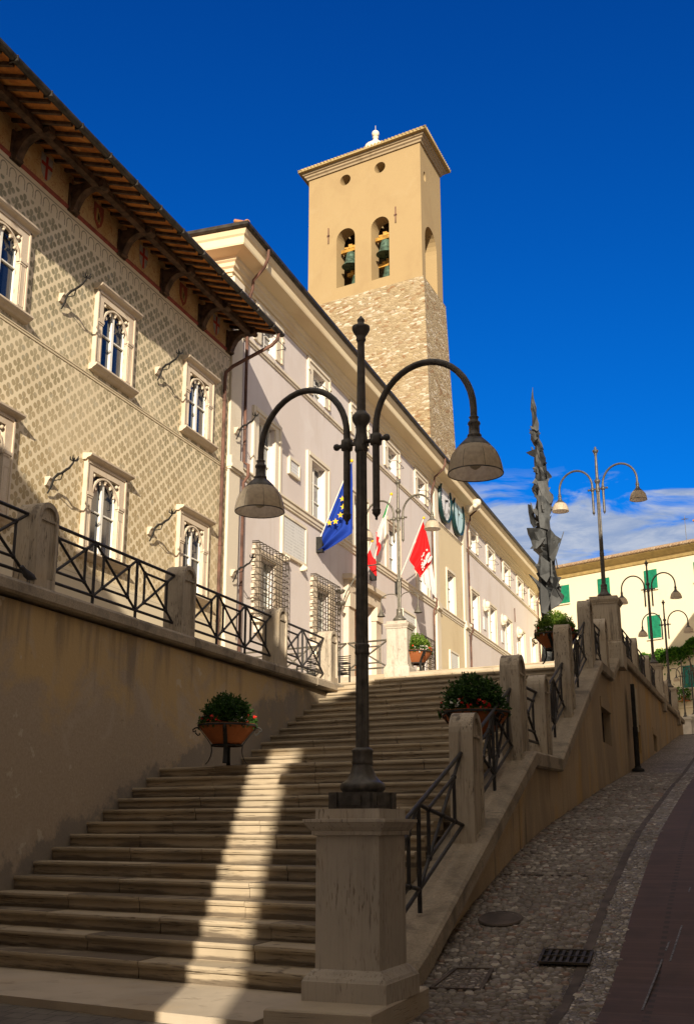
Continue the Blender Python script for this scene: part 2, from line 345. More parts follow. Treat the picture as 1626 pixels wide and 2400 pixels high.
def rubble():
    n = N('tower_rubble'); p = n.pos(scale=(2.6, 2.6, 7.0)); w = n.noise(n.pos(), 3, 3)
    v = n.n('ShaderNodeTexVoronoi', feature='F1'); vv = n.n('ShaderNodeVectorMath', operation='ADD'); n.put(vv.inputs[0], p)
    nz = n.n('ShaderNodeTexNoise'); n.put(nz.inputs['Vector'], n.pos()); nz.inputs['Scale'].default_value = 2.5; n.put(vv.inputs[1], nz.outputs[1]); n.put(v.inputs['Vector'], vv.outputs[0]); v.inputs['Scale'].default_value = 1.0
    e = n.n('ShaderNodeTexVoronoi', feature='DISTANCE_TO_EDGE'); n.put(e.inputs['Vector'], vv.outputs[0]); e.inputs['Scale'].default_value = 1.0
    k = n.sep(v.outputs['Color'])
    c = n.mix(k[0], (.24,.178,.10), (.36,.285,.175)); c = n.mix(n.ramp(k[1], .75, .95), c, (.48,.42,.33)); c = n.mix(n.ramp(k[2], .86, .95), c, (.22,.125,.06))
    c = n.mix(n.ramp(n.noise(n.pos(), .25, 5), .5, .7, 0, .5), c, (.31,.25,.165))
    c = n.mix(n.ramp(e.outputs[0], .0, .10, .5, 0), c, (.20,.145,.085)); c = n.mix(n.ramp(n.noise(n.pos(scale=(1,1,1.6)), 1.3, 6, .7), .52, .68, 0, .45), c, (.40,.33,.22)); c = n.mix(n.ramp(n.noise(n.pos(), 2.1, 3, .6), .68, .73, 0, .7), c, (.10,.075,.05))
    return n.out(c, .92, n.bump(n.ramp(e.outputs[0], 0, .22), .5, .05))
M['rubble'] = rubble()
M['tcorn'] = stained('tower_cornice_stone', (.36,.28,.18), [((.2,.15,.09), 2, .5, .7, (1,1,1), .6)], .3)
M['housew'] = stained('street_house_plaster', (.78,.70,.58), [((.5,.42,.3), .5, .5, .7, (1,1,.4), .6)], .2)
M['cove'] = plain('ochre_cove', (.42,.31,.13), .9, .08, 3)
M['oldtile'] = stained('old_roof_tile', (.30,.20,.12), [((.42,.36,.28), 4, .5, .62, (1,1,1), .7), ((.14,.09,.055), 3, .55, .68, (1,1,1), .7)], .3)
def cobble(name, scale, a, b, mort, st=(1,1,1)):
    n = N(name); p = n.pos(scale=st); vv = n.n('ShaderNodeVectorMath', operation='ADD'); nz = n.n('ShaderNodeTexNoise'); n.put(nz.inputs['Vector'], n.pos()); nz.inputs['Scale'].default_value = 6
    m = n.n('ShaderNodeVectorMath', operation='SCALE'); n.put(m.inputs[0], nz.outputs[1]); m.inputs['Scale'].default_value = .10
    n.put(vv.inputs[0], p); n.put(vv.inputs[1], m.outputs[0])
    v = n.n('ShaderNodeTexVoronoi', feature='F1'); n.put(v.inputs['Vector'], vv.outputs[0]); v.inputs['Scale'].default_value = scale
    e = n.n('ShaderNodeTexVoronoi', feature='DISTANCE_TO_EDGE'); n.put(e.inputs['Vector'], vv.outputs[0]); e.inputs['Scale'].default_value = scale
    k = n.sep(v.outputs['Color']); c = n.mix(k[0], a, b); c = n.mix(n.ramp(k[1], .8, .95), c, tuple(min(1, x*1.8) for x in b)); c = n.mix(n.ramp(n.noise(n.pos(), .8, 4), .45, .7, 0, .5), c, mort)
    c = n.mix(n.ramp(e.outputs[0], .02, .12, .9, 0), c, mort)
    return n.out(c, .6, n.bump(n.ramp(e.outputs[0], 0, .3), .9, .04), 0, .35)
M['cobble'] = cobble('river_cobbles', 17.0, (.20,.165,.13), (.34,.29,.24), (.085,.068,.05), (1,1.0,.4))
M['cobble2'] = cobble('edge_cobbles', 15.5, (.24,.215,.185), (.42,.38,.33), (.08,.068,.055), (1.2,.8,.4))
def brickm(name, a, b, mort, sx, sy, off=.5):
    n = N(name); t = n.n('ShaderNodeTexBrick'); n.put(t.inputs['Vector'], n.pos(scale=(sx, sy, 0), rot=(0,0,0))); n.put(t.inputs['Color1'], a); n.put(t.inputs['Color2'], b); n.put(t.inputs['Mortar'], mort)
    t.inputs['Scale'].default_value = 1; t.inputs['Mortar Size'].default_value = .03; t.inputs['Brick Width'].default_value = 1; t.inputs['Row Height'].default_value = 1
    c = n.mix(n.ramp(n.noise(n.pos(), 3, 5), .4, .7, 0, .5), t.outputs[0], mort)
    return n.out(c, .75, n.bump(t.outputs[1], -.4, .01))
M['brick'] = brickm('brick_paving', (.075,.045,.038), (.10,.06,.05), (.046,.034,.03), 1.1, 13.0)
M['slab'] = brickm('square_setts', (.12,.105,.09), (.17,.15,.125), (.055,.048,.042), 5, 5)
M['pave'] = travertine('pavement_travertine', (.46,.39,.30), 'h', amt=.35)
M['gutterst'] = plain('gutter_stone', (.085,.066,.055), .8, .2, 4, bump=.3)
M['chalk'] = plain('chalk', (.16,.16,.18), .9, .4, 60)
M['earth'] = plain('earth', (.12,.11,.085), .95, .2, .3)
def frontplaque():
    n = N('engraved_plaque'); P = n.sep(n.pos()); y, z = P[1], P[2]
    row = n.math('LESS_THAN', n.math('ABSOLUTE', n.math('SUBTRACT', n.math('FRACT', n.math('DIVIDE', z, .115)), .5)), .22)
    ch = n.ramp(n.noise(n.pos(scale=(0, 1, .1)), 16, 2), .45, .55)
    c = n.mix(n.math('MULTIPLY', n.math('MULTIPLY', row, ch), .45), (.60,.60,.585), (.25,.25,.25)); return n.out(c, .5)
M['engrave'] = frontplaque()
def curtain():
    n = N('curtained_glass'); P = n.sep(n.pos()); f = n.math('SINE', n.math('MULTIPLY', P[1], 60)); c = n.mix(n.ramp(f, -1, 1), (.09,.105,.11), (.24,.26,.25)); c = n.mix(n.ramp(n.noise(n.pos(), 1.5, 3), .5, .6), c, (.035,.045,.055)); return n.out(c, .12, None, 0, .6)
M['curtain'] = curtain()
# ================================================================ SETTING
# street profile along the foot of the ramp wall (Y, z)
SP = [(-30,-2.6),(-6,-1.75),(4,-1.56),(8.2,-1.47),(9.6,-1.42),(10.43,-1.31),(12.6,-.83),(15.1,-.37),(17,-.09),(19.8,.22),(24.2,.69),(30.15,1.27),(33.2,1.60),(42.35,2.60),(50,3.47),(55.5,4.07),(60,4.35),(66,4.5),(90,4.75)]
def lerp_tab(T, y):
    if y <= T[0][0]: return T[0][1]
    for (a, b), (c, d) in zip(T, T[1:]):
        if y <= c: return b + (d-b)*(y-a)/(c-a)
    return T[-1][1]
def street(y): return lerp_tab(SP, y)
def ribbon(name, mat, x0, x1, y0, y1, dz, n=90):
    mb = MB(); ys = sorted({y0, y1} | {q*.5 for q in range(-60, 140) if y0 < q*.5 < y1} | {q[0] for q in SP if y0 < q[0] < y1})
    for a, b in zip(ys, ys[1:]):
        mb.quad((x0,a,street(a)+dz),(x1,a,street(a)+dz),(x1,b,street(b)+dz),(x0,b,street(b)+dz))
    return struct(mb, name, mat)
mb = MB(); mb.quad((-600,-400,-3.2),(600,-400,-3.2),(600,800,-3.2),(-600,800,-3.2)); struct(mb, 'ground', M['earth'])
ribbon('street', M['cobble'], -2.98, 1.35, -28, 66, 0)
ribbon('gutter_strip', M['gutterst'], -1.62, -1.53, 4, 60, .006)
ribbon('cobbled_edge', M['cobble2'], -1.52, -1.27, -2, 60, .010)
ribbon('brick_lane', M['brick'], -1.27, 1.33, -28, 64, .016)
# lower square in front of the stairs and the stone landing
mb = MB()
mb.quad((-16,-28,street(-28)),(-2.98,-28,street(-28)),(-2.98,-6,street(-6)),(-16,-6,street(-6)))
mb.quad((-16,-6,street(-6)),(-2.98,-6,street(-6)),(-2.98,8.2,street(8.2)),(-16,8.2,street(8.2)))
mb.quad((-16,8.2,street(8.2)),(-2.98,8.2,street(8.2)),(-2.98,9.6,street(9.6)),(-16,9.6,street(9.6))); struct(mb, 'lower_square', M['slab'])
dP = (onZ(0,2331,G0).dot(A) + onZ(372,2375,G0).dot(A))/2
mb = MB(); mb.prism([(-8.56,edgeY(dP,-8.56),-1.62),(-3.6,edgeY(dP,-3.6),-1.62),(-3.6,edgeY(8.9,-3.6),-1.62),(-8.56,edgeY(8.9,-8.56),-1.62)], (0,0,1.62+G0)); struct(mb, 'stone_pavement', M['pave'])
# upper terraces
T1, T2 = 28*.16+G0, 35*.16+G0
dT1, dT2 = 21.66, 28.36
mb = MB()
mb.prism([(-15.3,-3,-1.5),(-8.7,-3,-1.5),(-8.7,24.0,-1.5),(-15.3,25.6,-1.5)], (0,0,2.86+1.5)); struct(mb, 'terrace_walk', M['pave'])
mb = MB(); mb.prism([(-15.3,edgeY(dT2,-15.3),-1.5),(-3.4,edgeY(dT2,-3.4),-1.5),(-3.4,60,-1.5),(-3.4,120,-1.5),(-15.3,120,-1.5)], (0,0,T2-.004+1.5)); struct(mb, 'piazza', M['pave'])
mb = MB(); mb.prism([(-15.3,edgeY(dT1,-15.3)+.3,-1.5),(-3.45,edgeY(dT1,-3.45)+.3,-1.5),(-3.45,edgeY(dT2,-3.45),-1.5),(-15.3,edgeY(dT2,-15.3),-1.5)], (0,0,T1-.004+1.5)); struct(mb, 'terrace', M['pave'])
mb = MB(); mb.prism([(-3.0,59.6,2),(14,59.6,2),(14,120,2),(-3.0,120,2)], (0,0,street(62)-2)); struct(mb, 'upper_road', M['slab'])
# ---------------------------------------------------------------- the staircase
stairs = thing('stone_staircase', (-6, 10, G0), 'broad travertine staircase climbing beside the ochre wall', 'staircase')
def step(d, z, dep, x0=-8.56, x1=-3.42, seed=0):
    rnd = random.Random(seed); mb = MB(); xs = [x0]
    while xs[-1] < x1 - 1.6: xs.append(xs[-1] + rnd.uniform(.9, 2.1))
    if x1 - xs[-1] < .5: xs.pop()
    xs.append(x1)
    for a, b in zip(xs, xs[1:]):
        j = rnd.uniform(-.006, .006); a2 = a + (.005 if a > x0 else 0); b2 = b - (.005 if b < x1 else 0); dz = rnd.uniform(-.004, .005)
        def P(X, dd, zz): return (X, edgeY(dd, X), zz)
        pr = [(d+.03, z-.17), (d+.03, z-.055), (d+.004, z-.05), (d-.004, z-.028), (d+.002, z-.006), (d+.012, z), (d+dep+.05, z), (d+dep+.05, z-.17)]
        mb.loft([[P(a2, q+j, w+dz) for q, w in pr], [P(b2, q+j, w+dz) for q, w in pr]], cap=True)
    return mb
for k in range(1, 29):
    d = 8.663 + (k-1)*.385 if k <= 14 else 16.20 + (k-15)*.42
    dep = .385 if k < 14 else (2.55 if k == 14 else .42)
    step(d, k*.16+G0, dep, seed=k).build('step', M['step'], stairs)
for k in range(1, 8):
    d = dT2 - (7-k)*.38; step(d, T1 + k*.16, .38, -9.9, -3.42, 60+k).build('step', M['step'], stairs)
# ---------------------------------------------------------------- left retaining wall
rw = thing('retaining_wall', (-8.8, 10, G0), 'stained ochre plaster wall topped by travertine coping left of the stairs', 'wall')
mb = MB(); nY = 26
mb.box(-9.1, -8.56, -3, 24.0, -1.7, 2.74); mb.build('wall_face', M['wallL'], rw)
mb = MB(); rnd = random.Random(3); y = -3.0
while y < 23.9:
    y2 = min(y + rnd.uniform(1.3, 2.2), 23.95)
    if 23.95 - y2 < .6: y2 = 23.95
    z0 = 2.74 + .004*y*1.0; z0b = 2.74 + .004*y2
    dx = rnd.uniform(-.012, .012)
    pr = [(-9.25, 0), (-8.46+dx, 0), (-8.43+dx, .03), (-8.43+dx, .15), (-8.46+dx, .19), (-9.25, .19)]
    mb.loft([[(e, y+.004, z0+h) for e, h in pr], [(e, y2-.004, z0b+h) for e, h in pr]], cap=True); y = y2
mb.build('coping', M['coping'], rw)
# ---------------------------------------------------------------- posts
def post_mesh(w, dx, h):     # rounded head across Y, sunk panel on the street side (+X)
    mb = MB(); r = w/2; hs = h - r*.9
    prof = [(-r, 0), (r, 0), (r, hs)] + [(r*math.cos(math.pi*k/12), hs + r*.9*math.sin(math.pi*k/12)) for k in range(1, 12)] + [(-r, hs)]
    ri = r - .055; hi = hs - .02
    inner = [(-ri, .14), (ri, .14), (ri, hi)] + [(ri*math.cos(math.pi*k/12), hi + ri*.9*math.sin(math.pi*k/12)) for k in range(1, 12)] + [(-ri, hi)]
    n = len(prof); x1 = dx/2; x0 = -dx/2
    o0 = [(x0, y, z) for y, z in prof]; o1 = [(x1, y, z) for y, z in prof]; i1 = [(x1, y, z) for y, z in inner]; i2 = [(x1-.035, y, z) for y, z in inner]
    mb.add(o0 + o1 + i1 + i2, [list(range(n))[::-1]] + [[k, (k+1)%n, n+(k+1)%n, n+k] for k in range(n)] + [[n+k, n+(k+1)%n, 2*n+(k+1)%n, 2*n+k] for k in range(n)]
           + [[2*n+k, 2*n+(k+1)%n, 3*n+(k+1)%n, 3*n+k] for k in range(n)] + [list(range(3*n, 4*n))])
    mb.box(x1-.034, x1-.012, -ri, ri, hi-.03, hi+.0)
    return mb
PM = post_mesh(.46, .35, 1.18).data('post', M['postst']); PM2 = post_mesh(.56, .31, 1.42).data('post', M['postst'])
def post(me, loc, label, grp):
    o = bpy.data.objects.new('stone_post', me); COL.objects.link(o); o.location = loc; tag(o, label, 'post', grp); return o
LP = [(12.28,'darkest and nearest rounded stone post on the ochre wall, a pigeon at its foot'), (16.37,'second rounded post on the ochre wall, still wholly in shade'),
      (20.42,'third rounded post on the ochre wall, split between shade and sunlight'), (23.40,'sunlit last rounded post on the ochre wall at the top of the stairs')]
for y, lb in LP: post(PM, (-8.675, y, 2.93+.004*y*.9), lb, 'posts along the ochre wall')
# ---------------------------------------------------------------- iron railings
def railing(p0, p1, nb, label, group, hT=.98, hB=.19, drop=True, r=.021, mat='iron', cat='railing'):
    p0 = Vector(p0); p1 = Vector(p1); t = thing('iron_railing', (p0+p1)/2, label, cat, group)
    P = lambda s, h: p0.lerp(p1, s) + Vector((0,0,h))
    a = MB(); a.tube([P(0,hT), P(1,hT)], r*1.15, 6); a.build('handrail', M[mat], t)
    a = MB(); a.tube([P(0,hB), P(1,hB)], r*1.05, 6); a.build('bottom_rail', M[mat], t)
    a = MB(); k = MB(); f = .2; H = hT-hB; L = (p1-p0).length
    for i in range(nb):
        s0, s1 = i/nb, (i+1)/nb; w = s1-s0; hl, hh = hB+f*H, hT-f*H; sl, sr = s0+f*w, s1-f*w
        a.tube([P(s0,hT), P(s1,hB)], r, 6); a.tube([P(s0,hB), P(s1,hT)], r, 6)
        for q, e in (((sl,hl),(sr,hl)), ((sl,hh),(sr,hh)), ((sl,hl),(sl,hh)), ((sr,hl),(sr,hh))): a.tube([P(*q), P(*e)], r*.95, 6)
        for s_, h_ in ((sl,hl),(sr,hl),(sl,hh),(sr,hh),((s0+s1)/2,(hT+hB)/2)): a.ball(P(s_,h_), r*1.6, 6)
        if i and drop: a.tube([P(s0,-.02), P(s0,hT)], r*1.1, 6)
    a.build('lattice', M[mat], t); return t
gL = 'iron railings on the ochre wall'
zl = lambda y: 2.93 + .004*y
railing((-8.68,8.3,zl(8.3)), (-8.68,12.06,zl(12)), 3, 'iron railing left of the nearest post, cut by the photo edge', gL)
railing((-8.68,12.51,zl(12.5)), (-8.68,16.15,zl(16)), 3, 'longest full iron railing between the two shaded posts', gL)
railing((-8.68,16.59,zl(16.6)), (-8.68,20.20,zl(20)), 3, 'iron railing between the second post and the half lit post', gL)
railing((-8.68,20.64,zl(20.6)), (-8.68,23.18,zl(23)), 2, 'short sunlit iron railing at the top end of the ochre wall', gL)
# ---------------------------------------------------------------- right flank wall with stepped coping
CP = [(9.0,-1.70),(10.43,-1.31),(16.41,.80),(18.9,.84),(25.2,3.28),(27.5,3.32),(29.9,4.16),(59.2,4.86)]
def cop(y): return lerp_tab(CP, y)
fw = thing('flank_wall', (-3.2, 20, G0), 'weathered ochre ramp wall rising between the stairs and the cobbled street', 'wall')
wins = [(25.4,27.1,1.76,2.52),(33.4,34.75,2.02,2.84),(39.65,41.1,2.42,2.96)]
mb = MB(); ys = sorted({9.0+i*.5 for i in range(101)} | {c[0] for c in CP[1:]} | {w[i] for w in wins for i in (0,1)}); ys = [y for y in ys if y <= 59.2]
for a, b in zip(ys, ys[1:]):
    za, zb = street(a)-.4, street(b)-.4; ta, tb = max(cop(a)+.02, za), max(cop(b)+.02, zb); w = [q for q in wins if q[0] <= a and b <= q[1]]
    X = -2.98
    if w:
        w = w[0]; mb.quad((X,a,za),(X,b,zb),(X,b,w[2]),(X,a,w[2])); mb.quad((X,a,w[3]),(X,b,w[3]),(X,b,tb),(X,a,ta))
    else: mb.quad((X,a,za),(X,b,zb),(X,b,tb),(X,a,ta))
for w in wins:
    a, b, c, d = w; X, D = -2.98, -3.33
    mb.quad((X,a,c),(X,b,c),(D,b,c),(D,a,c)); mb.quad((X,a,d),(X,b,d),(D,b,d),(D,a,d)); mb.quad((X,a,c),(D,a,c),(D,a,d),(X,a,d)); mb.quad((X,b,c),(D,b,c),(D,b,d),(X,b,d))
mb.quad((-2.98,59.2,2.5),(-3.44,59.2,2.5),(-3.44,59.2,4.9),(-2.98,59.2,4.9))
for a, b in zip(ys, ys[1:]): mb.quad((-3.44,a,street(a)-.4),(-3.44,b,street(b)-.4),(-3.44,b,max(cop(b),street(b))),(-3.44,a,max(cop(a),street(a))))
mb.build('wall_face', M['wallR'], fw, fix=False)
for w in wins:
    mb = MB(); mb.box(-3.34,-3.32,w[0],w[1],w[2],w[3]); pn = mb.build('window', M['dark'], fw)
    mb = MB(); mb.box(-3.0,-2.955,w[0]-.12,w[1]+.12,w[3]+.003,w[3]+.22); mb.build('lintel', M['wallR'], pn)
    mb = MB()
    for i in range(1,6): yy = w[0]+(w[1]-w[0])*i/6; mb.tube([(-3.12,yy,w[2]),(-3.12,yy,w[3])], .014, 5)
    mb.build('window_bars', M['iron'], pn)
mb = MB(); th = .23
for (a, za), (b, zb) in zip(CP, CP[1:]):
    n = max(1, int((b-a)/1.7))
    for i in range(n):
        u, v = a+(b-a)*i/n, a+(b-a)*(i+1)/n; zu, zv = za+(zb-za)*i/n, za+(zb-za)*(i+1)/n; g = .003 if i else 0
        pr = [(-3.55,0),(-2.90,0),(-2.87,.03),(-2.87,th-.03),(-2.90,th),(-3.55,th)]
        mb.loft([[(e,u+g,zu+h) for e,h in pr],[(e,v-.002,zv+h) for e,h in pr]], cap=True)
mb.build('coping', M['coping'], fw)
ct = lambda y: cop(y)+th
RP = [(13.2,1.29,'rounded travertine post low on the ramp wall, nearest the camera'),(16.25,2.40,'wide travertine post at the lower end of the stair landing'),(18.38,2.37,'narrow looking post behind the iron rail at the upper end of the landing'),
      (21.35,3.69,'travertine post halfway up the upper stair flight beside the planter'),(24.85,4.80,'tall dark streaked post at the head of the stairs'),(27.6,4.86,'post tucked just below the lamp pedestal at the stair head'),
      (35.9,5.66,'first post beyond the lamp pedestal on the upper parapet'),(40.6,5.76,'second post beyond the lamp pedestal on the upper parapet'),(49.8,5.95,'post just past the second pedestal on the upper parapet')]
for y, zt, lb in RP:
    zb = ct(y)-.14; post(post_mesh(.54, .28, zt-zb).data('post', M['postst']), (-3.14, y, zb), lb, 'posts along the ramp wall')
gR = 'iron railings on the ramp wall'
def rr(a, b, nb, lb): railing((-3.14,a,ct(a)), (-3.14,b,ct(b)), nb, lb, gR, hT=1.0, hB=.2)
rr(9.25,12.93,2,'lowest sloping iron railing right behind the big stone pedestal'); rr(13.47,15.98,2,'sloping iron railing between the two lower ramp posts')
rr(16.52,18.11,1,'short level iron railing on the stair landing'); rr(18.65,21.08,2,'sloping iron railing above the landing beside the bushy planter')
rr(21.62,24.58,2,'sloping iron railing below the dark streaked post'); rr(25.12,27.33,2,'level iron railing at the stair head'); rr(27.87,28.85,1,'short iron railing against the lamp pedestal')
rr(30.2,35.63,4,'iron railing running on from the lamp pedestal along the upper parapet'); rr(36.17,40.33,3,'iron railing between the two upper parapet posts'); rr(40.87,44.7,3,'iron railing just before the second lamp pedestal')
rr(46.1,49.53,3,'iron railing just past the second lamp pedestal'); rr(50.07,54.0,3,'farthest iron railing on the upper parapet')
# ---------------------------------------------------------------- pedestals
def pedestal(c, zb, h, w, label, mat='lightst', rot=0.0, slab=None, k_=1.3, dep=1.0):
    t = thing('stone_pedestal', (c[0], c[1], zb), label, 'pedestal', 'lamp pedestals'); x, y = c
    def sq(prof):
        rings = []
        for z, r in prof:
            rings.append([(x + i*math.cos(rot)*r - j*math.sin(rot)*(r+w/2*(dep-1)), y + i*math.sin(rot)*r + j*math.cos(rot)*(r+w/2*(dep-1)), zb+z) for i, j in ((-1,-1),(1,-1),(1,1),(-1,1))])
        m = MB(); m.loft(rings, cap=True); return m
    r = w/2
    sq([(-.5 if not slab else -.02,r*k_),(h*.09,r*k_),(h*.095,r*(k_-.02)),(h*.108,r*(k_-.05)),(h*.122,r*(k_-.12)),(h*.14,r*1.10),(h*.15,r*1.02)]).build('base', M[mat], t)
    sq([(h*.15,r),(h*.855,r)]).build('shaft', M[mat], t); e_ = k_-1
    sq([(h*.854,r*1.01),(h*.857,r*(1+.36*e_)),(h*.878,r*(1+.36*e_)),(h*.882,r*(1+.45*e_)),(h*.90,r*(1+.72*e_)),(h*.922,r*(1+.95*e_)),(h*.928,r*(1+1.05*e_)),(h*.943,r*(1+1.05*e_)),(h*.945,r*1.02),(h,r*1.02)]).build('cap', M[mat], t)
    if slab:
        m = MB(); x0, x1, y0, y1 = slab; m.loft([[(x0,y0,zb-.2),(x1,y0,zb-.2),(x1,y1,zb-.2),(x0,y1,zb-.2)],[(x0,y0,zb-.025),(x1,y0,zb-.025),(x1,y1,zb-.025),(x0,y1,zb-.025)],[(x0+.012,y0+.012,zb-.012),(x1-.012,y0+.012,zb-.012),(x1-.012,y1-.012,zb-.012),(x0+.012,y1-.012,zb-.012)]], cap=True); m.build('plinth_slab', M['pave'], t)
    return t
PC = Vector((-2.962, 8.79, 0)); PZ = -1.25
pedestal((PC.x,PC.y), PZ, .124-PZ, .52, 'large travertine pedestal at the foot of the stairs', 'lightst', R(-2.7), (-3.43,-2.62,7.98,9.48), 1.3, 1.16)
ZR = lambda y: ct(y)-.04
pedestal((-3.2,29.52), ct(29.9)-.02, 1.36, .70, 'weathered pedestal crowning the stair head', 'postst', k_=1.2)
pedestal((-3.2,45.4), ct(45.4)-.02, 1.33, .60, 'second lamp pedestal farther along the upper parapet', 'postst', k_=1.2)
pedestal((-3.2,54.6), ct(54.6)-.02, 1.2, .60, 'third lamp pedestal near the end of the upper parapet', 'postst', k_=1.2)
TPC = Vector((-9.28, 31.1, 0))
pedestal((TPC.x,TPC.y), T2, 1.50, .62, 'bright sunlit pedestal on the terrace in front of the doorway', 'lightst', k_=1.22)
p4 = atD(1606, 1682, 64); p5 = atD(1627, 1676, 64)
pedestal((p4.x,p4.y), p4.z-1.55, 1.55, .62, 'pale pedestal at the top end of the street', 'white'); pedestal((p5.x,p5.y), p5.z-1.55, 1.55, .62, 'pale pedestal half cut by the right photo edge', 'white')
# ---------------------------------------------------------------- street lamps
LPROF_base = [(0,.17),(.0,.185),(.128,.185)]
def lamp_proto(main, mat):
    t = thing('street_lamp', (0,0,0), '-', 'street lamp', 'twin arm street lamps'); m = M[mat]
    mb = MB()
    if main:
        mb.box(-.185,.185,-.185,.185,0,.128)
        for sx in (-1,1):
            for ax in (0,1):
                c = [0,0,.064]; c[ax] = sx*.187
                mb.box(c[0]-(.008 if ax==0 else .1), c[0]+(.008 if ax==0 else .1), c[1]-(.1 if ax==0 else .008), c[1]+(.1 if ax==0 else .008), .03,.10)
                for e in (-1,1):
                    d = [0,0]; d[ax] = sx*.188; d[1-ax] = e*.155
                    mb.box(d[0]-(.014 if ax==0 else .035), d[0]+(.014 if ax==0 else .035), d[1]-(.035 if ax==0 else .014), d[1]+(.035 if ax==0 else .014), .0,.128)
    mb.lathe([(.10,.165),(.135,.165),(.15,.182),(.175,.186),(.20,.176),(.215,.15),(.225,.138),(.25,.117),(.29,.097),(.337,.084),(.35,.079)], (0,0,0), 32, .04)
    mb.lathe([(.348,.082),(.362,.088),(.38,.083),(.44,.083),(.455,.089),(.472,.082),(.482,.06)], (0,0,0), 24)
    mb.build('base', m, t)
    mb = MB(); mb.lathe([(.48,.0555),(1.245,.0535)], (0,0,0), 32, .11, False); mb.lathe([(1.24,.056),(1.252,.063),(1.27,.058),(1.30,.058),(1.318,.064),(1.33,.054)], (0,0,0), 20)
    mb.lathe([(1.33,.0535),(3.02,.047)], (0,0,0), 32, .11, False); mb.build('column', m, t)
    mb = MB(); mb.lathe([(3.01,.05),(3.03,.06),(3.06,.056),(3.15,.056),(3.19,.048),(3.24,.046),(3.262,.056),(3.30,.078),(3.33,.082),(3.352,.074),(3.375,.052),(3.39,.041)], (0,0,0), 20); mb.build('collar', m, t)
    mb = MB(); mb.lathe([(3.385,.041),(4.06,.032)], (0,0,0), 16); mb.build('mast', m, t)
    mb = MB(); mb.lathe([(4.05,.034),(4.075,.046),(4.09,.04),(4.11,.045),(4.13,.06),(4.165,.078),(4.18,.082),(4.20,.08),(4.21,.052),(4.222,.04),(4.24,.028),(4.26,.034),(4.275,.031),(4.298,.012),(4.31,.004)], (0,0,0), 18); mb.build('finial', m, t)
    for s in (-1, 1):
        mb = MB(); xs = s*.148; xe = s*1.085; ztop = 3.71; zs = 3.20
        mb.tube([(0,0,3.10),(s*.25,0,3.10)], .02, 8); mb.ball((s*.255,0,3.10), .032, 8); mb.lathe([(-.055,.03),(-.045,.05),(.0,.054),(.045,.05),(.055,.03)], (xs,0,3.10), 14)
        mb.box(s*.02-.03, s*.02+.03, -.05, .05, 3.07, 3.13)
        c = (xs+xe)/2; rx = (xe-xs)/2; pts = [(xs,0,2.46),(xs,0,3.0),(xs,0,3.2)]
        pts += [(c - rx*math.cos(math.pi*k/20), 0, 3.2 + .51*math.sin(math.pi*k/20)) for k in range(1, 20)] + [(xe,0,3.2),(xe,0,3.12)]
        mb.tube(pts, [.032]*3 + [.029]*(len(pts)-3), 10)
        mb.lathe([(2.375,.004),(2.385,.012),(2.40,.010),(2.412,.018),(2.435,.036),(2.455,.034),(2.465,.04),(2.475,.033)], (xs,0,0), 12)
        ar = mb.build('arm', m, t)
        mb = MB(); mb.lathe([(3.13,.03),(3.12,.042),(3.105,.034),(3.09,.036),(3.075,.05),(3.06,.053),(3.045,.044),(2.975,.046),(2.965,.058),(2.95,.060),(2.94,.052),(2.935,.07),(2.90,.105),(2.872,.132),(2.855,.142),(2.84,.146)], (xe,0,0), 20); cp = mb.build('shade_cap', m, t)
        mb = MB(); mb.lathe([(2.858,.138),(2.835,.162),(2.80,.184),(2.76,.201),(2.72,.213),(2.68,.221),(2.655,.225),(2.632,.227)], (xe,0,0), 28, cap=False)
        sh = mb.build('shade', M['shade'], t)
        mb = MB(); mb.lathe([(2.638,.2265),(2.634,.2295),(2.629,.2285),(2.629,.222),(2.633,.2215)], (xe,0,0), 28, cap=False)
        for k in range(8):
            tt = 2*math.pi*k/8; mb.tube([(xe+q*math.cos(tt), q*math.sin(tt), z) for z, q in ((2.85,.147),(2.78,.197),(2.72,.218),(2.632,.231))], .0015, 4)
        mb.build('shade_rim', m, sh)
        mb = MB(); mb.lathe([(2.85,.03),(2.79,.035),(2.77,.05),(2.73,.06),(2.69,.045),(2.67,.015)], (xe,0,0), 12); mb.build('bulb', M['bulb'], sh)
    return t
lm = lamp_proto(True, 'lamp'); ROT = AZ + R(90-58)*-1
# arm axis: horizontal bearing 58 deg left of the heading
armdir = math.atan2(math.cos(R(-58)-AZ), math.sin(R(-58)-AZ))
lm.location = (PC.x+.012, PC.y, .124); lm.rotation_euler = (0,0,armdir); tag(lm, 'large dark twin arm street lamp standing on the foreground pedestal', 'street lamp', 'twin arm street lamps')
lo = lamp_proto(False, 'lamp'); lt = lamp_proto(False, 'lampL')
def put(proto, loc, label, first=False, s=1.0, rz=0):
    o = proto if first else copy_tree(proto); o.location = loc; o.rotation_euler = (0,0,armdir+rz); o.scale = (s,s,s); tag(o, label, 'street lamp', 'twin arm street lamps'); return o
put(lo, (-3.2,29.52,ct(29.9)-.02+1.36-.1), 'twin arm lamp on the stair head pedestal with sunlit upper half', True)
put(lo, (-3.2,45.4,ct(45.4)-.02+1.33-.1), 'dark twin arm lamp on the second parapet pedestal in front of the yellow house')
put(lo, (-3.2,54.6,ct(54.6)-.02+1.2-.1), 'smaller looking twin arm lamp on the third parapet pedestal')
put(lo, (p4.x,p4.y,p4.z-.1), 'low twin arm lamp in front of the teal shutters at the street end', s=.78); put(lo, (p5.x,p5.y,p5.z-.1), 'lamp half cut off by the right photo edge', s=.78)
put(lt, (TPC.x,TPC.y,T2+1.5-.1), 'pale grey sunlit twin arm lamp on the terrace pedestal by the flags', True, 1.05)
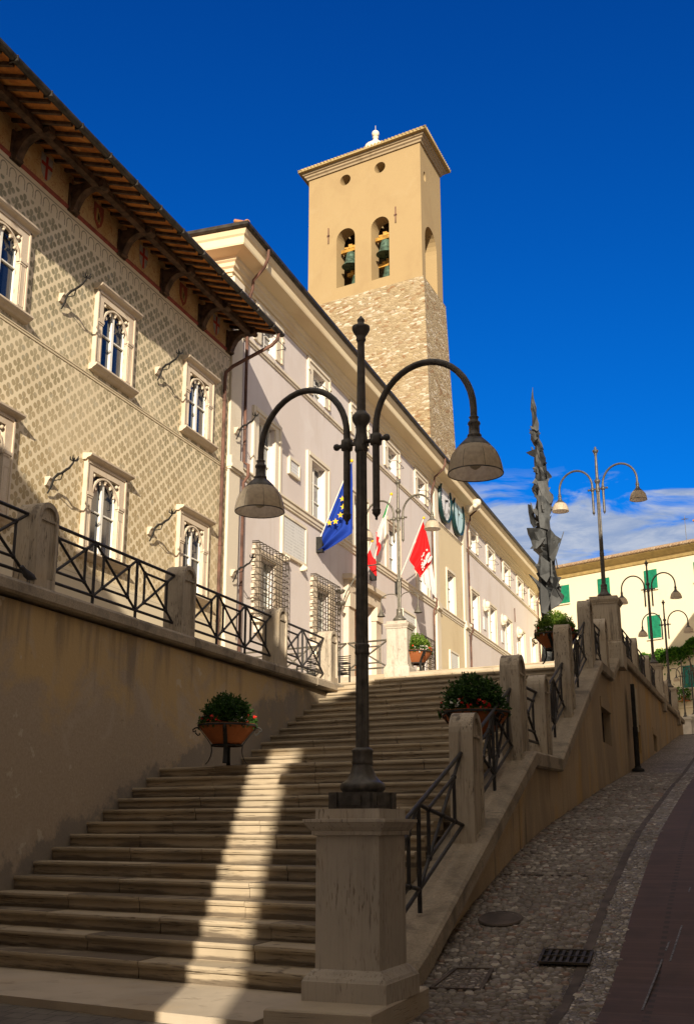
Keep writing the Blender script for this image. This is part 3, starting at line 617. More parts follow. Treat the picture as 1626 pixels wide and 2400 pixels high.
# small curved side lamps at the foot of the pale lamp
for s_, lb in ((-1,'small gooseneck spotlight curving left from the pale lamp foot'),(1,'small gooseneck bell lamp curving right from the pale lamp foot')):
    q = thing('gooseneck_lamp', (TPC.x, TPC.y, T2+1.5), lb, 'lamp', 'gooseneck lamps on the terrace')
    mb = MB(); u = Vector((math.cos(armdir), math.sin(armdir), 0))*(-s_)
    c0 = Vector((TPC.x, TPC.y, T2+1.5)); pts = [c0 + u*.06 + Vector((0,0,.75))] + [c0 + u*(.06+.28*(1-math.cos(math.pi*k/10))) + Vector((0,0,.75+.14*math.sin(math.pi*k/10)-.03*k/10)) for k in range(1,11)]
    pts += [c0 + u*.62 + Vector((0,0,.45))]
    mb.tube(pts, .014, 6); mb.build('arm', M['lampL'], q)
    mb = MB(); e = pts[-1]; mb.lathe([(.06,.02),(.0,.035),(-.08,.05),(-.2,.12),(-.22,.125)], e, 12, cap=False); mb.build('lamp_head', M['lampL'], q)
# ================================================================ LEFT PALAZZO (painted quatrefoil facade)
XF = -15.0
pal = thing('painted_palazzo', (XF, 24, 2.9), 'palazzo with painted quatrefoil walls under a deep timber eave', 'building')
YL0, YL1 = 6.0, 31.1
up_y = [9.2, 14.1, 19.0, 23.9, 28.85]; OW = .64
holes = []
for y in up_y: holes += [(y-OW, y+OW, 11.40, 13.26), (y-OW, y+OW, 6.52, 8.58)]
holes = [h for h in holes]
mb = MB(); wallpan(mb, lambda u, v, w: (XF+w, u, v), YL0, YL1, 1.0, 16.05, holes, .2)
mb.quad((XF,YL1,1),(XF-8,YL1,1),(XF-8,YL1,16.05),(XF,YL1,16.05)); mb.quad((XF,YL0,1),(XF-8,YL0,1),(XF-8,YL0,16.05),(XF,YL0,16.05)); mb.quad((XF-8,YL0,1),(XF-8,YL1,1),(XF-8,YL1,16.05),(XF-8,YL0,16.05))
mb.build('wall', M['sgraf'], pal)
def gothic(H):
    W = .95; pr = []
    m = MB()
    # jamb slabs, head slab (stone) standing 9 cm proud
    for s in (-1, 1):
        a, b = sorted((s*OW, s*W)); m.box(0, .09, a, b, 0, H)
        a, b = sorted((s*(OW+.03), s*(W-.14))); m.box(.09, .105, a, b, .10, H*.5) if False else None
        for (y0, y1, z0, z1) in ((.69,.705,.12,1.15),(.85,.865,.12,1.15),(.69,.865,.12,.135),(.69,.865,1.13,1.145)):
            a, b = sorted((s*y0, s*y1)); m.box(.088, .098, a, b, z0, z1)
        a, b = sorted((s*(W-.05), s*W)); m.box(.088,.12,a,b,0,H)
        a, b = sorted((s*(OW-.02), s*(OW+.24))); m.box(-.03, .125, a, b, 1.20+H-2.08, 1.28+H-2.08); a, b = sorted((s*(OW-.01), s*(OW+.21))); m.box(-.03, .108, a, b, 1.15+H-2.08, 1.20+H-2.08)
    m.box(0, .09, -OW, OW, H-.22, H); m.box(.088, .12, -W, W, H-.06, H)
    pr.append(('window', m.data('window', M['frame'])))
    m = MB(); m.prism([(.0,-W-.08,H),(.10,-W-.08,H),(.14,-W-.08,H+.04),(.22,-W-.08,H+.06),(.26,-W-.08,H+.10),(.27,-W-.08,H+.14),(.0,-W-.08,H+.17)], (0, 2*W+.24, 0)); pr.append(('hood', m.data('hood', M['frame'])))
    m = MB(); m.prism([(.0,-W-.09,-.02),(.0,-W-.09,-.19),(.10,-W-.09,-.17),(.14,-W-.09,-.13),(.2,-W-.09,-.10),(.24,-W-.09,-.06),(.24,-W-.09,-.02)], (0, 2*W+.26, 0)); pr.append(('sill', m.data('sill', M['frame'])))
    m = MB(); r0, r1, zs = OW-.045, OW+.0, H-.22-OW-.02
    arc = [(math.cos(math.pi*k/18), math.sin(math.pi*k/18)) for k in range(19)]
    for (c0, s0), (c1, s1) in zip(arc, arc[1:]):
        q = [(r0*c0, zs+r0*s0), (r1*c0, zs+r1*s0), (r1*c1, zs+r1*s1), (r0*c1, zs+r0*s1)]
        m.prism([(.085,y,z) for y,z in q], (-.08,0,0))
    for k in range(1, 6):     # cusps
        t = math.pi*k/6; y, z = (r0-.03)*math.cos(t), zs+(r0-.03)*math.sin(t)
        m.prism([(.07, y+.055*math.cos(t+a), z+.055*math.sin(t+a)) for a in (0, 1.9, 3.14, 4.38)], (-.05,0,0))
        m.ball((.045, (r0-.095)*math.cos(t), zs+(r0-.095)*math.sin(t)), .034, 6)
    for s in (-1, 1): m.ball((.05, s*(OW-.09), zs+OW-.06), .05, 6)
    pr.append(('tracery', m.data('tracery', M['frame'])))
    m = MB(); D = -.03
    for y in (-OW+.02, OW-.02): m.box(D-.05, D+.012, y-.02, y+.02, .02, H-.22)
    m.box(D-.05, D+.03, -.055, .055, .02, H-.22); m.box(D-.05,D+.012,-OW,OW,.02,.07); m.box(D-.05,D+.012,-OW,OW,H*.48,H*.48+.035)
    pr.append(('sash', m.data('sash', M['sash'])))
    m = MB(); m.box(D-.06, D-.04, -OW, OW, 0, H-.22); pr.append(('pane', m.data('pane', M['glass'])))
    return pr
gU, gD = gothic(2.08), gothic(2.30)
for y in up_y: place(pal, gU, (XF, y, 11.40)); place(pal, gD, (XF, y, 6.50))
mb = MB(); sweepY(mb, [(0,10.99),(.02,11.0),(.02,11.05),(.035,11.06),(.035,11.09),(.0,11.11)], XF, YL0, YL1); mb.build('string_course', M['band'], pal)
mb = MB(); sweepY(mb, [(0,15.0),(.04,15.02),(.04,15.10),(0,15.13)], XF, YL0, YL1); mb.build('red_moulding', plain('red_band', (.25,.06,.04), .9), pal)
# eave
ez = lambda e: 16.02 - .30*e
mb = MB(); mb.prism([(XF-.2,YL0,ez(-.2)),(XF+1.72,YL0,ez(1.72)),(XF+1.72,YL0,ez(1.72)+.04),(XF-.2,YL0,ez(-.2)+.04)], (0,YL1-YL0+.0,0)); mb.build('soffit', M['soffit'], pal)
mb = MB(); mb.prism([(XF-4,YL0,ez(-4)+.12),(XF+1.8,YL0,ez(1.8)+.05),(XF+1.8,YL0,ez(1.8)+.12),(XF-4,YL0,ez(-4)+.2)], (0,YL1-YL0+.1,0))
mb.prism([(XF-4,YL0,ez(-4)+.12),(XF-8.5,YL0,ez(1)+.05),(XF-8.5,YL0,ez(1)+.12),(XF-4,YL0,ez(-4)+.2)], (0,YL1-YL0+.1,0)); mb.build('roof', M['tile'], pal)
mb = MB(); y = YL0+.1
while y < YL1+.02:
    mb.bar((XF-.1,y,ez(-.1)-.045), (XF+1.66,y,ez(1.66)-.04), .085, .08); y += .445
mb.build('rafters', M['wood'], pal)
mb = MB(); mb.box(XF+.66,XF+.84,YL0,YL1,ez(.75)-.26,ez(.75)-.088); mb.build('purlin', M['wood'], pal)
def halfpipe(m, pts, r, n=8):
    pts = [Vector(p) for p in pts]; d = (pts[-1]-pts[0]).normalized(); sd = d.cross(Vector((0,0,1))).normalized(); rings = []
    for p in pts: rings.append([p + sd*(q*math.cos(math.pi*k/n)) - Vector((0,0,1))*(q*math.sin(math.pi*k/n)) for q, ks in ((r, range(n+1)), (r*.86, range(n,-1,-1))) for k in ks])
    m.loft(rings, cap=True)
mb = MB(); halfpipe(mb, [(XF+1.80,YL0,15.50),(XF+1.80,YL1+.12,15.50)], .10)
y = YL0+.6
while y < YL1: mb.box(XF+1.69,XF+1.91,y-.02,y+.02,15.385,15.52); y += 1.25
mb.build('gutter', M['gutter'], pal)
cor = [19.22-2.42*k for k in range(5,0,-1)] + [19.22,21.64,24.05,26.45,28.9,30.95]
cm = MB(); pr = [(0,14.98),(0,15.72),(.98,15.72-.0),(.98,15.62),(.86,15.55),(.66,15.56),(.46,15.52),(.30,15.40),(.20,15.22),(.13,15.02)]
cm.prism([(e,-.12,z-15) for e,z in pr], (0,.24,0)); cm.tube([(.90,-.15,.56),(.90,.15,.56)], .085, 10); cm.tube([(.10,-.14,.03),(.10,.14,.03)], .06, 8); cm.box(0,.05,-.2,.2,-.03,.74)
cme = cm.data('corbel', M['wood'])
for y in cor: place(pal, [('corbel', cme)], (XF, y, 15.0))
# painted shields between the corbels
for i, y in enumerate([15.6,18.0,20.45,22.85,25.25,27.7,30.0]):
    mb = MB(); sh = [(-.24,.34),(.24,.34),(.24,.0),(.17,-.2),(0,-.36),(-.17,-.2),(-.24,0)]
    mb.prism([(XF+.004,y+a,15.56+b) for a,b in sh], (.008,0,0)); red = i % 2 == 0
    s_ = mb.build('painted_shield', plain('shield_ground_%d'%i, (.30,.28,.25) if red else (.26,.06,.035), .9), pal)
    mb = MB(); X2 = XF+.015
    if red: mb.quad((X2,y-.05,15.88),(X2,y+.05,15.88),(X2,y+.05,15.24),(X2,y-.05,15.24)); mb.quad((X2+.002,y-.23,15.68),(X2+.002,y+.23,15.68),(X2+.002,y+.23,15.58),(X2+.002,y-.23,15.58))
    else:
        for k in range(3): mb.quad((X2,y-.12+.08*k,15.75-.1*k),(X2,y-.04+.08*k,15.80-.1*k),(X2,y+.06,15.5-.08*k),(X2,y-.1+.05*k,15.42-.03*k))
    mb.build('charge', plain('shield_charge_%d'%i, (.33,.03,.02) if red else (.40,.26,.10), .9), s_)
# iron torch brackets on little stone corbels
def torch(parent, y, z, X):
    mb = MB(); mb.prism([(X,y-.07,z-.18),(X+.05,y-.07,z-.16),(X+.10,y-.07,z-.05),(X+.15,y-.07,z+.0),(X+.15,y-.07,z+.04),(X,y-.07,z+.04)], (0,.14,0)); c = mb.build('torch_bracket', M['frame'], parent)
    mb = MB(); pts = [(X+.05,y,z-.36),(X+.14,y,z-.2),(X+.2,y,z+.0),(X+.30,y+.02,z+.10),(X+.42,y-.03,z+.09),(X+.52,y+.02,z+.19),(X+.62,y-.03,z+.2),(X+.70,y,z+.33),(X+.74,y,z+.45)]
    mb.tube(pts, [.02,.022,.03,.034,.03,.032,.028,.022,.012], 6)
    for a in range(5): t = a*1.2566; mb.tube([(X+.70,y,z+.36),(X+.72+.08*math.cos(t),y+.10*math.sin(t),z+.40),(X+.74+.10*math.cos(t),y+.13*math.sin(t),z+.47)], [.012,.02,.01], 5)
    mb.tube([(X+.2,y,z-.06),(X+.36,y+.05,z-.03),(X+.44,y,z+.09)], .014, 5)
    mb.build('iron_arm', M['black'], c)
for y in (11.7, 16.6, 21.43, 26.3): torch(pal, y, 12.58, XF); torch(pal, y, 7.85, XF)
mb = MB(); mb.tube([(XF+1.80,30.9,15.42),(XF+1.78,30.9,15.2),(XF+1.6,30.85,15.0),(XF+.35,30.62,14.35),(XF+.12,30.58,14.15),(XF+.10,30.58,13.9),(XF+.10,30.58,2.9)], .06, 8)
for z in (13.2,10.9,8.4,6.0): mb.lathe([(-.04,.072),(.04,.072)], (XF+.10,30.58,z), 8)
mb.build('downpipe', M['copper'], pal)
# ================================================================ GREY PALAZZO (town hall)
XG = -15.05; YG0, YG1 = 31.12, 90.5
gp = thing('grey_palazzo', (XG, 60, T2), 'long lilac grey palazzo with cream window frames and a deep cornice', 'building')
wy = [34.3,39.4,44.45,49.4,54.6,66.5,71.6,76.8,81.8,86.7]
holes = []
for y in wy:
    holes += [(y-.68,y+.68,16.42,17.53)]
    holes += [(y-.74,y+.74,11.45,13.70)]
gy = [34.55,39.95,54.55]
for y in gy: holes += [(y-.66,y+.66,6.75,8.76)]
holes += [(60.5-.74,60.5+.74,11.45,13.7), (43.25,46.15,4.0,9.2,'rect',.7)]
mb = MB(); wallpan(mb, lambda u, v, w: (XG+w, u, v), YG0, YG1, 1.5, 19.0, holes, .28)
mb.quad((XG,YG0,1),(XG-12,YG0,1),(XG-12,YG0,19),(XG,YG0,19)); mb.quad((XG,YG1,1),(XG-12,YG1,1),(XG-12,YG1,19),(XG,YG1,19)); mb.quad((XG-12,YG0,1),(XG-12,YG1,1),(XG-12,YG1,19),(XG-12,YG0,19))
mb.build('wall', M['grey'], gp)
def gwin(W, w, H0, H1, proud=.06, ears=False, rail=False):   # frame half width, opening half width, bottom, opening top, frame top
    pr = []; h0, ht, hf = H0, H1[0], H1[1]; m = MB()
    for s in (-1, 1):
        a, b = sorted((s*w, s*W)); m.box(0, proud, a, b, h0, hf)
        a, b = sorted((s*(W-.16), s*W)); m.box(proud-.002, proud+.035, a, b, h0, hf+(.05 if ears else 0))
        if ears: a, b = sorted((s*(W-.14), s*(W+.02))); m.box(proud, proud+.075, a, b, hf-.55, hf-.45)
    m.box(0, proud, -w, w, ht, hf); m.box(proud-.002, proud+.05, -W+.16, W-.16, hf-.14, hf)
    pr.append(('window', m.data('window', M['trim'])))
    D = -.19; m = MB()
    for y in (-w+.04, w-.04): m.box(D-.05, D+.02, y-.04, y+.04, h0, ht)
    m.box(D-.05, D+.03, -.05, .05, h0, ht); m.box(D-.05,D+.02,-w,w,h0,h0+.08); m.box(D-.05,D+.02,-w,w,ht-.08,ht)
    for f in (.36,.68): m.box(D-.05,D+.015,-w,w,h0+(ht-h0)*f-.02,h0+(ht-h0)*f+.02)
    pr.append(('sash', m.data('sash', M['sash'])))
    m = MB(); m.box(D-.07, D-.04, -w, w, h0, ht); pr.append(('pane', m.data('pane', M['curtain'])))
    if rail:
        m = MB(); z = h0+.35; m.tube([(.06,-w,z),(.42,-w+.02,z),(.45,-w+.1,z),(.45,w-.1,z),(.42,w-.02,z),(.06,w,z)], .014, 5); m.tube([(.45,-w+.1,z),(.45,-w+.1,z-.3)], .01, 4); pr.append(('guard_rail', m.data('guard_rail', M['iron'])))
    return pr
pN = gwin(1.24, .74, 0, (2.25, 2.50)); pM = gwin(1.27, .68, 0, (1.11, 1.42), .055, True, True)
for y in wy:
    place(gp, pN, (XG, y, 11.45)); place(gp, pM, (XG, y, 16.42))
place(gp, gwin(1.05, .74, 0, (2.25, 2.45)), (XG, 60.5, 11.45))
# caged ground floor windows
def cage():
    pr = []; W, H = 1.26, 2.42; m = MB()
    for s in (-1, 1):
        for k in range(12):
            z = k*.2; wd = .30 if k % 2 else .38; a, b = sorted((s*.66, s*(.66+wd+.2))); m.box(0,.10,a,b,z,z+.185)
    m.box(0,.10,-.66,.66,2.02,2.24); m.box(0,.12,-1.1,1.1,-.14,-.002)
    pr.append(('window', m.data('window', M['frame']))); D = -.19; m = MB()
    for y in (-.62, .62): m.box(D-.05,D+.02,y-.04,y+.04,0,2.0)
    m.box(D-.05,D+.03,-.05,.05,0,2.0)
    for z in (.5,1.0,1.5): m.box(D-.05,D+.015,-.66,.66,z-.02,z+.02)
    pr.append(('sash', m.data('sash', M['sash']))); m = MB(); m.box(D-.07,D-.04,-.66,.66,0,2.0); pr.append(('pane', m.data('pane', M['curtain'])))
    m = MB(); o = .31; r = .016
    ny, nz = 9, 11
    for i in range(ny+1): y = -W+2*W*i/ny; m.tube([(.02,y,H-.0),(o-.05,y,H),(o,y,H-.05),(o,y,-.1),(.05,y,-.1)], r, 4, smooth=False)
    for j in range(nz+1): z = -.05+(H-.0)*j/nz; m.tube([(.02,-W,z),(o,-W,z),(o,W,z),(.02,W,z)], r, 4, smooth=False)
    pr.append(('grille', m.data('grille', M['grating'])))
    m = MB(); m.box(0,.34,-1.15,1.15,-.30,-.145); m.box(0,.2,-.95,.95,-.62,-.302); pr.append(('sill', m.data('sill', M['trim'])))
    return pr
pC = cage()
for y in gy: place(gp, pC, (XG, y, 6.75))
# pilasters, strings, cornice
def pil(y0, y1, nm='pilaster'):
    mb = MB(); mb.box(XG,XG+.13,y0,y1,2,11.05); mb.box(XG,XG+.12,y0,y1,11.5,17.9); mb.box(XG,XG+.2,y0-.03,y1+.03,11.05,11.12); mb.box(XG,XG+.26,y0-.05,y1+.05,11.12,11.22); mb.box(XG,XG+.22,y0-.04,y1+.04,11.22,11.5); mb.box(XG,XG+.17,y0-.03,y1+.03,2,5.6); mb.build(nm, M['trim'], gp)
pil(31.13,31.95); pil(57.0,57.75); pil(63.45,64.2); pil(89.3,90.3)
mb = MB(); sweepY(mb, [(0,11.08),(.06,11.10),(.06,11.18),(.10,11.20),(.10,11.34),(.15,11.36),(.15,11.42),(0,11.45)], XG, 31.96, YG1); mb.build('lower_string', M['trim'], gp)
mb = MB(); sweepY(mb, [(0,16.02),(.05,16.04),(.05,16.1),(.10,16.12),(.10,16.2),(0,16.23)], XG, 31.96, YG1); mb.build('upper_string', M['trim'], gp)
mb = MB(); mb.box(XG,XG+.03,57.76,63.44,2,11.07); mb.box(XG,XG+.03,57.76,60.5-1.06,11.46,16.01); mb.box(XG,XG+.03,60.5+1.06,63.44,11.46,16.01); mb.box(XG,XG+.03,59.44,61.56,13.91,16.01); mb.build('clock_bay_panel', M['ochreb'], gp)
def cornice(prof, mat, name):
    mb = MB(); a = [(XG-9, YG0-e, z) for e, z in prof]; b = [(XG+e, YG0-e, z) for e, z in prof]; c = [(XG+e, YG1+e, z) for e, z in prof]; mb.loft([a,b,c], cap=True); return mb.build(name, mat, gp)
co = cornice([(-.1,17.88),(.05,17.88),(.06,17.98),(.12,18.0),(.12,18.12),(.2,18.18),(.22,18.3),(.3,18.36),(.32,18.46),(.78,18.56),(.80,18.62),(.80,18.86),(.86,18.92),(.92,19.04),(.92,19.08),(-.1,19.08)], M['cornice'], 'cornice')
cornice([(.86,19.085),(1.0,19.085),(1.05,19.13),(1.05,19.24),(.98,19.27),(.86,19.2)], M['gutter'], 'gutter')
mb = MB(); e = .98; zr = 19.2
mb.quad((XG+e,YG0-e,zr),(XG+e,YG1+e,zr),(XG-6,YG1-5,21.3),(XG-6,YG0+5,21.3)); mb.quad((XG+e,YG0-e,zr),(XG-6,YG0+5,21.3),(XG-13,YG0-e,zr)); mb.quad((XG+e,YG1+e,zr),(XG-6,YG1-5,21.3),(XG-13,YG1+e,zr)); mb.quad((XG-13,YG0-e,zr),(XG-13,YG1+e,zr),(XG-6,YG1-5,21.3),(XG-6,YG0+5,21.3))
mb.ball((XG+e-.05,YG0-e+.1,zr+.05),.12,8)
y = YG0-e+.1
while y < YG1: mb.tube([(XG+e-.02,y,zr+.03),(XG+e-.5,y,zr+.2)], .07, 6); y += .26
mb.build('roof', M['tile'], gp)
for y in (32.25, 56.4, 64.75, 89.0):
    mb = MB(); mb.tube([(XG+1.0,y-.35,19.1),(XG+1.0,y-.35,18.8),(XG+.85,y-.3,18.5),(XG+.32,y-.05,18.2),(XG+.28,y,17.9),(XG+.17,y,17.6),(XG+.12,y,17.4),(XG+.12,y,11.6),(XG+.28,y,11.5),(XG+.28,y,11.1),(XG+.12,y,10.9),(XG+.12,y,3.2)], .055, 8); mb.build('downpipe', M['copper'], gp)
torch(gp, 31.5, 12.52, XG+.12); torch(gp, 31.5, 7.75, XG+.14)
# portal
mb = MB(); c = lambda a, b, z0, z1, p=.22: mb.box(XG, XG+p, a, b, z0, z1)
c(42.5,43.25,3.0,9.2); c(46.15,46.85,3.0,9.2); c(42.5,46.85,9.2,9.75); c(42.35,47.0,9.75,9.95,.42); c(42.45,43.3,8.6,9.19,.3); c(46.1,46.9,8.6,9.19,.3)
po = mb.build('portal', M['frame'], gp)
mb = MB(); mb.box(XG-.75,XG-.6,43.25,46.15,3.2,9.2)
for i in range(2):
    for z in (4.3,5.9,7.5): mb.box(XG-.6,XG-.55,43.45+1.4*i,44.6+1.4*i,z,z+1.35)
dr = mb.build('door', M['door'], gp); mb = MB(); mb.ball((XG-.52,44.6,5.6),.06,8); mb.build('handle', M['gold'], dr)
# busts above small tablets beside the far windows
for y in (69.2,74.7,80.2):
    mb = MB(); mb.lathe([(-.45,.05),(-.3,.28),(0,.36),(.3,.28),(.45,.05)], (XG+.06,y,13.45), 12, sx=.3); mb.ball((XG+.22,y,13.5), .2, 8, 1.25); mb.tube([(XG+.15,y-.3,13.15),(XG+.24,y,13.2),(XG+.15,y+.3,13.15)], .1, 6)
    bu = mb.build('bust_medallion', M['trim'], gp); mb = MB(); mb.box(XG,XG+.05,y-.3,y+.3,11.9,12.7); mb.build('tablet', M['marble'], bu)
# cartouche that breaks the cornice right of the clocks
mb = MB(); mb.lathe([(-.6,.1),(-.4,.5),(0,.62),(.35,.5),(.55,.15)], (XG+.45,63.9,18.75), 12, sx=.8); mb.ball((XG+.95,63.9,18.75),.25,8); mb.ball((XG+.9,63.5,18.45),.16,8); mb.ball((XG+.9,64.3,18.5),.16,8); mb.build('cartouche', M['trim'], gp)
# iron wall ties
for y, z in ((79.3,14.6),(75.0,17.4),(83.4,17.3)):
    mb = MB(); mb.tube([(XG+.05,y,z+.5),(XG+.05,y,z-.5)], .035, 5); mb.build('wall_tie', M['copper'], gp)
# ---- clocks
def clock(y, z, r, roman, label):
    t = thing('wall_clock', (XG, y, z), label, 'clock', 'clocks under the cornice'); X0 = XG+.14
    rot = lambda m: m
    def disc(m, x, q, n=40): m.add([(x, y+q*math.cos(2*math.pi*k/n), z+q*math.sin(2*math.pi*k/n)) for k in range(n)], [list(range(n))])
    mb = MB(); n = 40
    rings = [[(x, y+q*math.cos(2*math.pi*k/n), z+q*math.sin(2*math.pi*k/n)) for k in range(n)] for x, q in ((XG+.10,r),(X0+.12,r),(X0+.16,r-.06),(X0+.12,r-.17),(X0+.06,r-.19))]
    mb.loft(rings, True); mb.build('case', plain('clock_case', (.006,.030,.032), .35), t)
    mb = MB(); disc(mb, X0+.06, r-.15); mb.build('dial', plain('dial_white' if roman else 'dial_blue', (.66,.66,.68) if roman else (.42,.60,.66), .5, .03), t)
    mb = MB(); x = X0+.066
    def stroke(a, r0, r1, w, off=0):
        ca, sa = math.sin(a), math.cos(a); ty, tz = sa, -ca
        P = lambda q, o: (x, y+q*ca+ty*o, z+q*sa+tz*o); mb.quad(P(r0,off-w/2),P(r1,off-w/2),P(r1,off+w/2),P(r0,off+w/2))
    num = {1:1,2:2,3:3,4:4,5:2,6:3,7:4,8:5,9:2,10:2,11:3,12:3}
    for h in range(1, 13):
        if roman:
            k = num[h]
            for i in range(k): stroke(h*math.pi/6, r-.58, r-.27, .045, (i-(k-1)/2)*.085)
        elif h % 3 == 0: stroke(h*math.pi/6, r-.5, r-.3, .05)
    mb.build('numerals', M['black'], t)
    mb = MB(); x = X0+.08; stroke(R(200), -.12, r-.35, .06); stroke(R(75 if roman else 330), -.1, r-.62, .10); x = X0+.086; mb.lathe([(-.06,.02),(0,.07),(.06,.02)], (X0+.085,y,z), 10)
    mb.build('hands', M['black'], t); return t
clock(59.05,17.6,1.3,True,'left wall clock with white dial and roman numerals'); clock(62.1,17.6,1.3,False,'right wall clock with pale blue dial')
# ---- marble plaques
def plaque(y, z0, z1, w, label, lamps=True, X=XG):
    t = thing('wall_plaque', (X, y, z0), label, 'plaque', 'marble plaques on the grey palazzo'); mb = MB(); mb.box(X,X+.06,y-w+.1,y+w-.1,z0+.1,z1-.1); mb.build('slab', M['engrave'], t)
    mb = MB()
    for a, b, c, d in ((y-w,y-w+.1,z0,z1),(y+w-.1,y+w,z0,z1),(y-w+.1,y+w-.1,z0,z0+.1),(y-w+.1,y+w-.1,z1-.1,z1)): mb.box(X,X+.1,a,b,c,d)
    mb.build('frame', M['trim'], t)
    if lamps:
        for s in (-1,1):
            mb = MB(); mb.box(X,X+.16,y+s*(w-.35)-.09,y+s*(w-.35)+.09,z0-.22,z0-.003); mb.ball((X+.16,y+s*(w-.35),z0-.13),.10,6); mb.build('console', M['trim'], t)
plaque(36.92,9.3,10.84,1.2,'large framed plaque left above the first caged window'); plaque(36.83,12.45,13.12,.53,'small square plaque between the first floor windows', False)
plaque(51.9,8.0,10.0,1.15,'plaque partly covered by the red flag shadow'); plaque(60.7,7.2,9.3,1.0,'plaque on the ochre bay under the clocks', True, XG+.03)
# ================================================================ BELL TOWER
d1 = Vector((math.sin(R(-58)-AZ), math.cos(R(-58)-AZ), 0)); d2 = Vector((math.sin(R(22)-AZ), math.cos(R(22)-AZ), 0))
TC = atD(1000,640,72); TC.z = 0
n1 = Vector((-d1.y, d1.x, 0)); n1 = n1 if n1.dot(Hd) < 0 else -n1; n2 = Vector((-d2.y, d2.x, 0)); n2 = n2 if n2.dot(Rt) > 0 else -n2
tw = thing('bell_tower', (TC + d1*5 + d2*2.5 + Vector((0,0,T2))), 'tall square bell tower of ochre plaster above rough stone', 'bell tower')
TW, TD = 9.8, 4.9
O = TC + d1*.35
f1 = lambda u, v, w: O + d1*u + n1*w + Vector((0,0,v)); f2 = lambda u, v, w: O + d2*u + n2*w + Vector((0,0,v))
f3 = lambda u, v, w: O + d1*TW + d2*u - n2*w + Vector((0,0,v)); f4 = lambda u, v, w: O + d2*TD + d1*u - n1*w + Vector((0,0,v))
mb = MB()
wallpan(mb, f1, 0, TW, 37.6, 48.5, [(5.62,7.25,38.6,43.35,'arch'),(2.68,4.22,38.4,43.4,'arch'),(6.0,6.95,47.05,47.95,'circ'),(2.95,3.9,47.1,48.0,'circ')], 1.1)
wallpan(mb, f2, 0, TD, 37.6, 48.5, [(.75,3.55,37.7,42.5,'arch'),(.7,1.25,45.8,46.6,'circ')], 1.1)
wallpan(mb, f3, 0, TD, 37.6, 48.5, [], 1); wallpan(mb, f4, 0, TW, 37.6, 48.5, [(2.0,3.6,38.4,43.4,'arch')], 1)
mb.build('belfry', M['tplast'], tw)
mb = MB(); q = .12; z0, z1 = 10, 37.65
def quadr(q, z): return [O - d1*q - d2*q + Vector((0,0,z)), O + d1*(TW+q) - d2*q + Vector((0,0,z)), O + d1*(TW+q) + d2*(TD+q) + Vector((0,0,z)), O - d1*q + d2*(TD+q) + Vector((0,0,z))]
rings = [quadr(1.2, 10), quadr(.55, 26), quadr(.16, z1-.15), quadr(.02, z1)]; mb.loft(rings); mb.add(quadr(.0, z1), [[0,1,2,3]]); mb.build('stone_shaft', M['rubble'], tw)
mb = MB(); mb.loft([quadr(.0,48.5),quadr(.12,48.5),quadr(.16,48.62),quadr(.28,48.7),quadr(.3,48.8),quadr(.42,48.86),quadr(.46,49.0),quadr(.0,49.0)]); mb.build('cornice', M['tcorn'], tw)
cen = O + d1*TW/2 + d2*TD/2
mb = MB(); rg = quadr(.72, 49.02); ap = cen + Vector((0,0,50.6)); rt = quadr(.72, 49.12)
mb.loft([quadr(.3,49.02), rg, rt]); 
for k in range(4): mb.quad(rt[k], rt[(k+1)%4], ap)
for k in range(4):
    a, b = rt[k], rt[(k+1)%4]; nn = int((b-a).length/.30)
    for i in range(nn+1):
        p = a.lerp(b, i/nn); q_ = p.lerp(ap, .12); mb.tube([p + Vector((0,0,.02)), q_ + Vector((0,0,.03))], .11, 6)
mb.build('roof', M['ttile'], tw)
fb = atD(880,330,77); mb = MB(); fz = 49.8
zb_ = atD(880,313,77).z; mb.lathe([(-3.0,.9),(-1.15,.85),(-1.1,.62),(-.95,.60),(-.8,.30),(-.42,.16),(-.38,.24),(-.32,.24),(-.28,.12)], (fb.x,fb.y,zb_), 16); mb.ball((fb.x,fb.y,zb_),.30,12); mb.tube([(fb.x,fb.y,zb_+.2),(fb.x,fb.y,zb_+.75)],.02,4); mb.build('finial', M['trim'], tw)
mb = MB(); c0 = O + d1*7.0 + d2*1.6; mb.prism([c0+Vector((0,0,49.1)), c0+d1*1.7+Vector((0,0,49.1)), c0+d1*.15+Vector((0,0,50.5))], d2*.9); mb.build('dormer', M['ttile'], tw)
for u in (7.95, 2.1):
    mb = MB(); mb.bar(f1(u,42.5,.05), f1(u,43.8,.05), .07); mb.bar(f1(u-.1,43.15,.07), f1(u+.1,43.15,.07), .07); mb.build('wall_anchor', M['copper'], tw)
def bell(u, z, label, w=-.55):
    p = f1(u, z, w); t = thing('church_bell', p, label, 'bell', 'bells in the tower arches')
    mb = MB(); mb.lathe([(.0,.12),(-.05,.30),(-.2,.36),(-.6,.42),(-.95,.52),(-1.15,.68),(-1.2,.72),(-1.15,.60)], p, 18); mb.tube([p+Vector((0,0,-.9)), p+Vector((0,0,-1.35))], .05, 6); mb.build('bell_body', M['bronze'], t)
    mb = MB(); mb.bar(p - d1*.8 + Vector((0,0,.18)), p + d1*.8 + Vector((0,0,.18)), .28, .26)
    for s in (-.3,.0,.35): mb.bar(p + d1*s + Vector((0,0,.3)), p + d1*s + Vector((0,0,.62 - abs(s)*.5)), .34, .3)
    mb.build('yoke', M['yoke'], t)
    mb = MB(); mb.tube([p - d1*.7 + Vector((0,0,.1)), p - d1*.55 + Vector((0,0,-1.6))], .05, 5); mb.tube([p+d1*.1+Vector((0,0,.25)),p+d1*.1+Vector((0,0,-.05))],.04,5); mb.build('bell_frame', M['iron'], t)
bell(6.3, 41.55, 'green bronze bell hanging in the left tower arch'); bell(3.3, 41.7, 'green bronze bell hanging in the right tower arch')
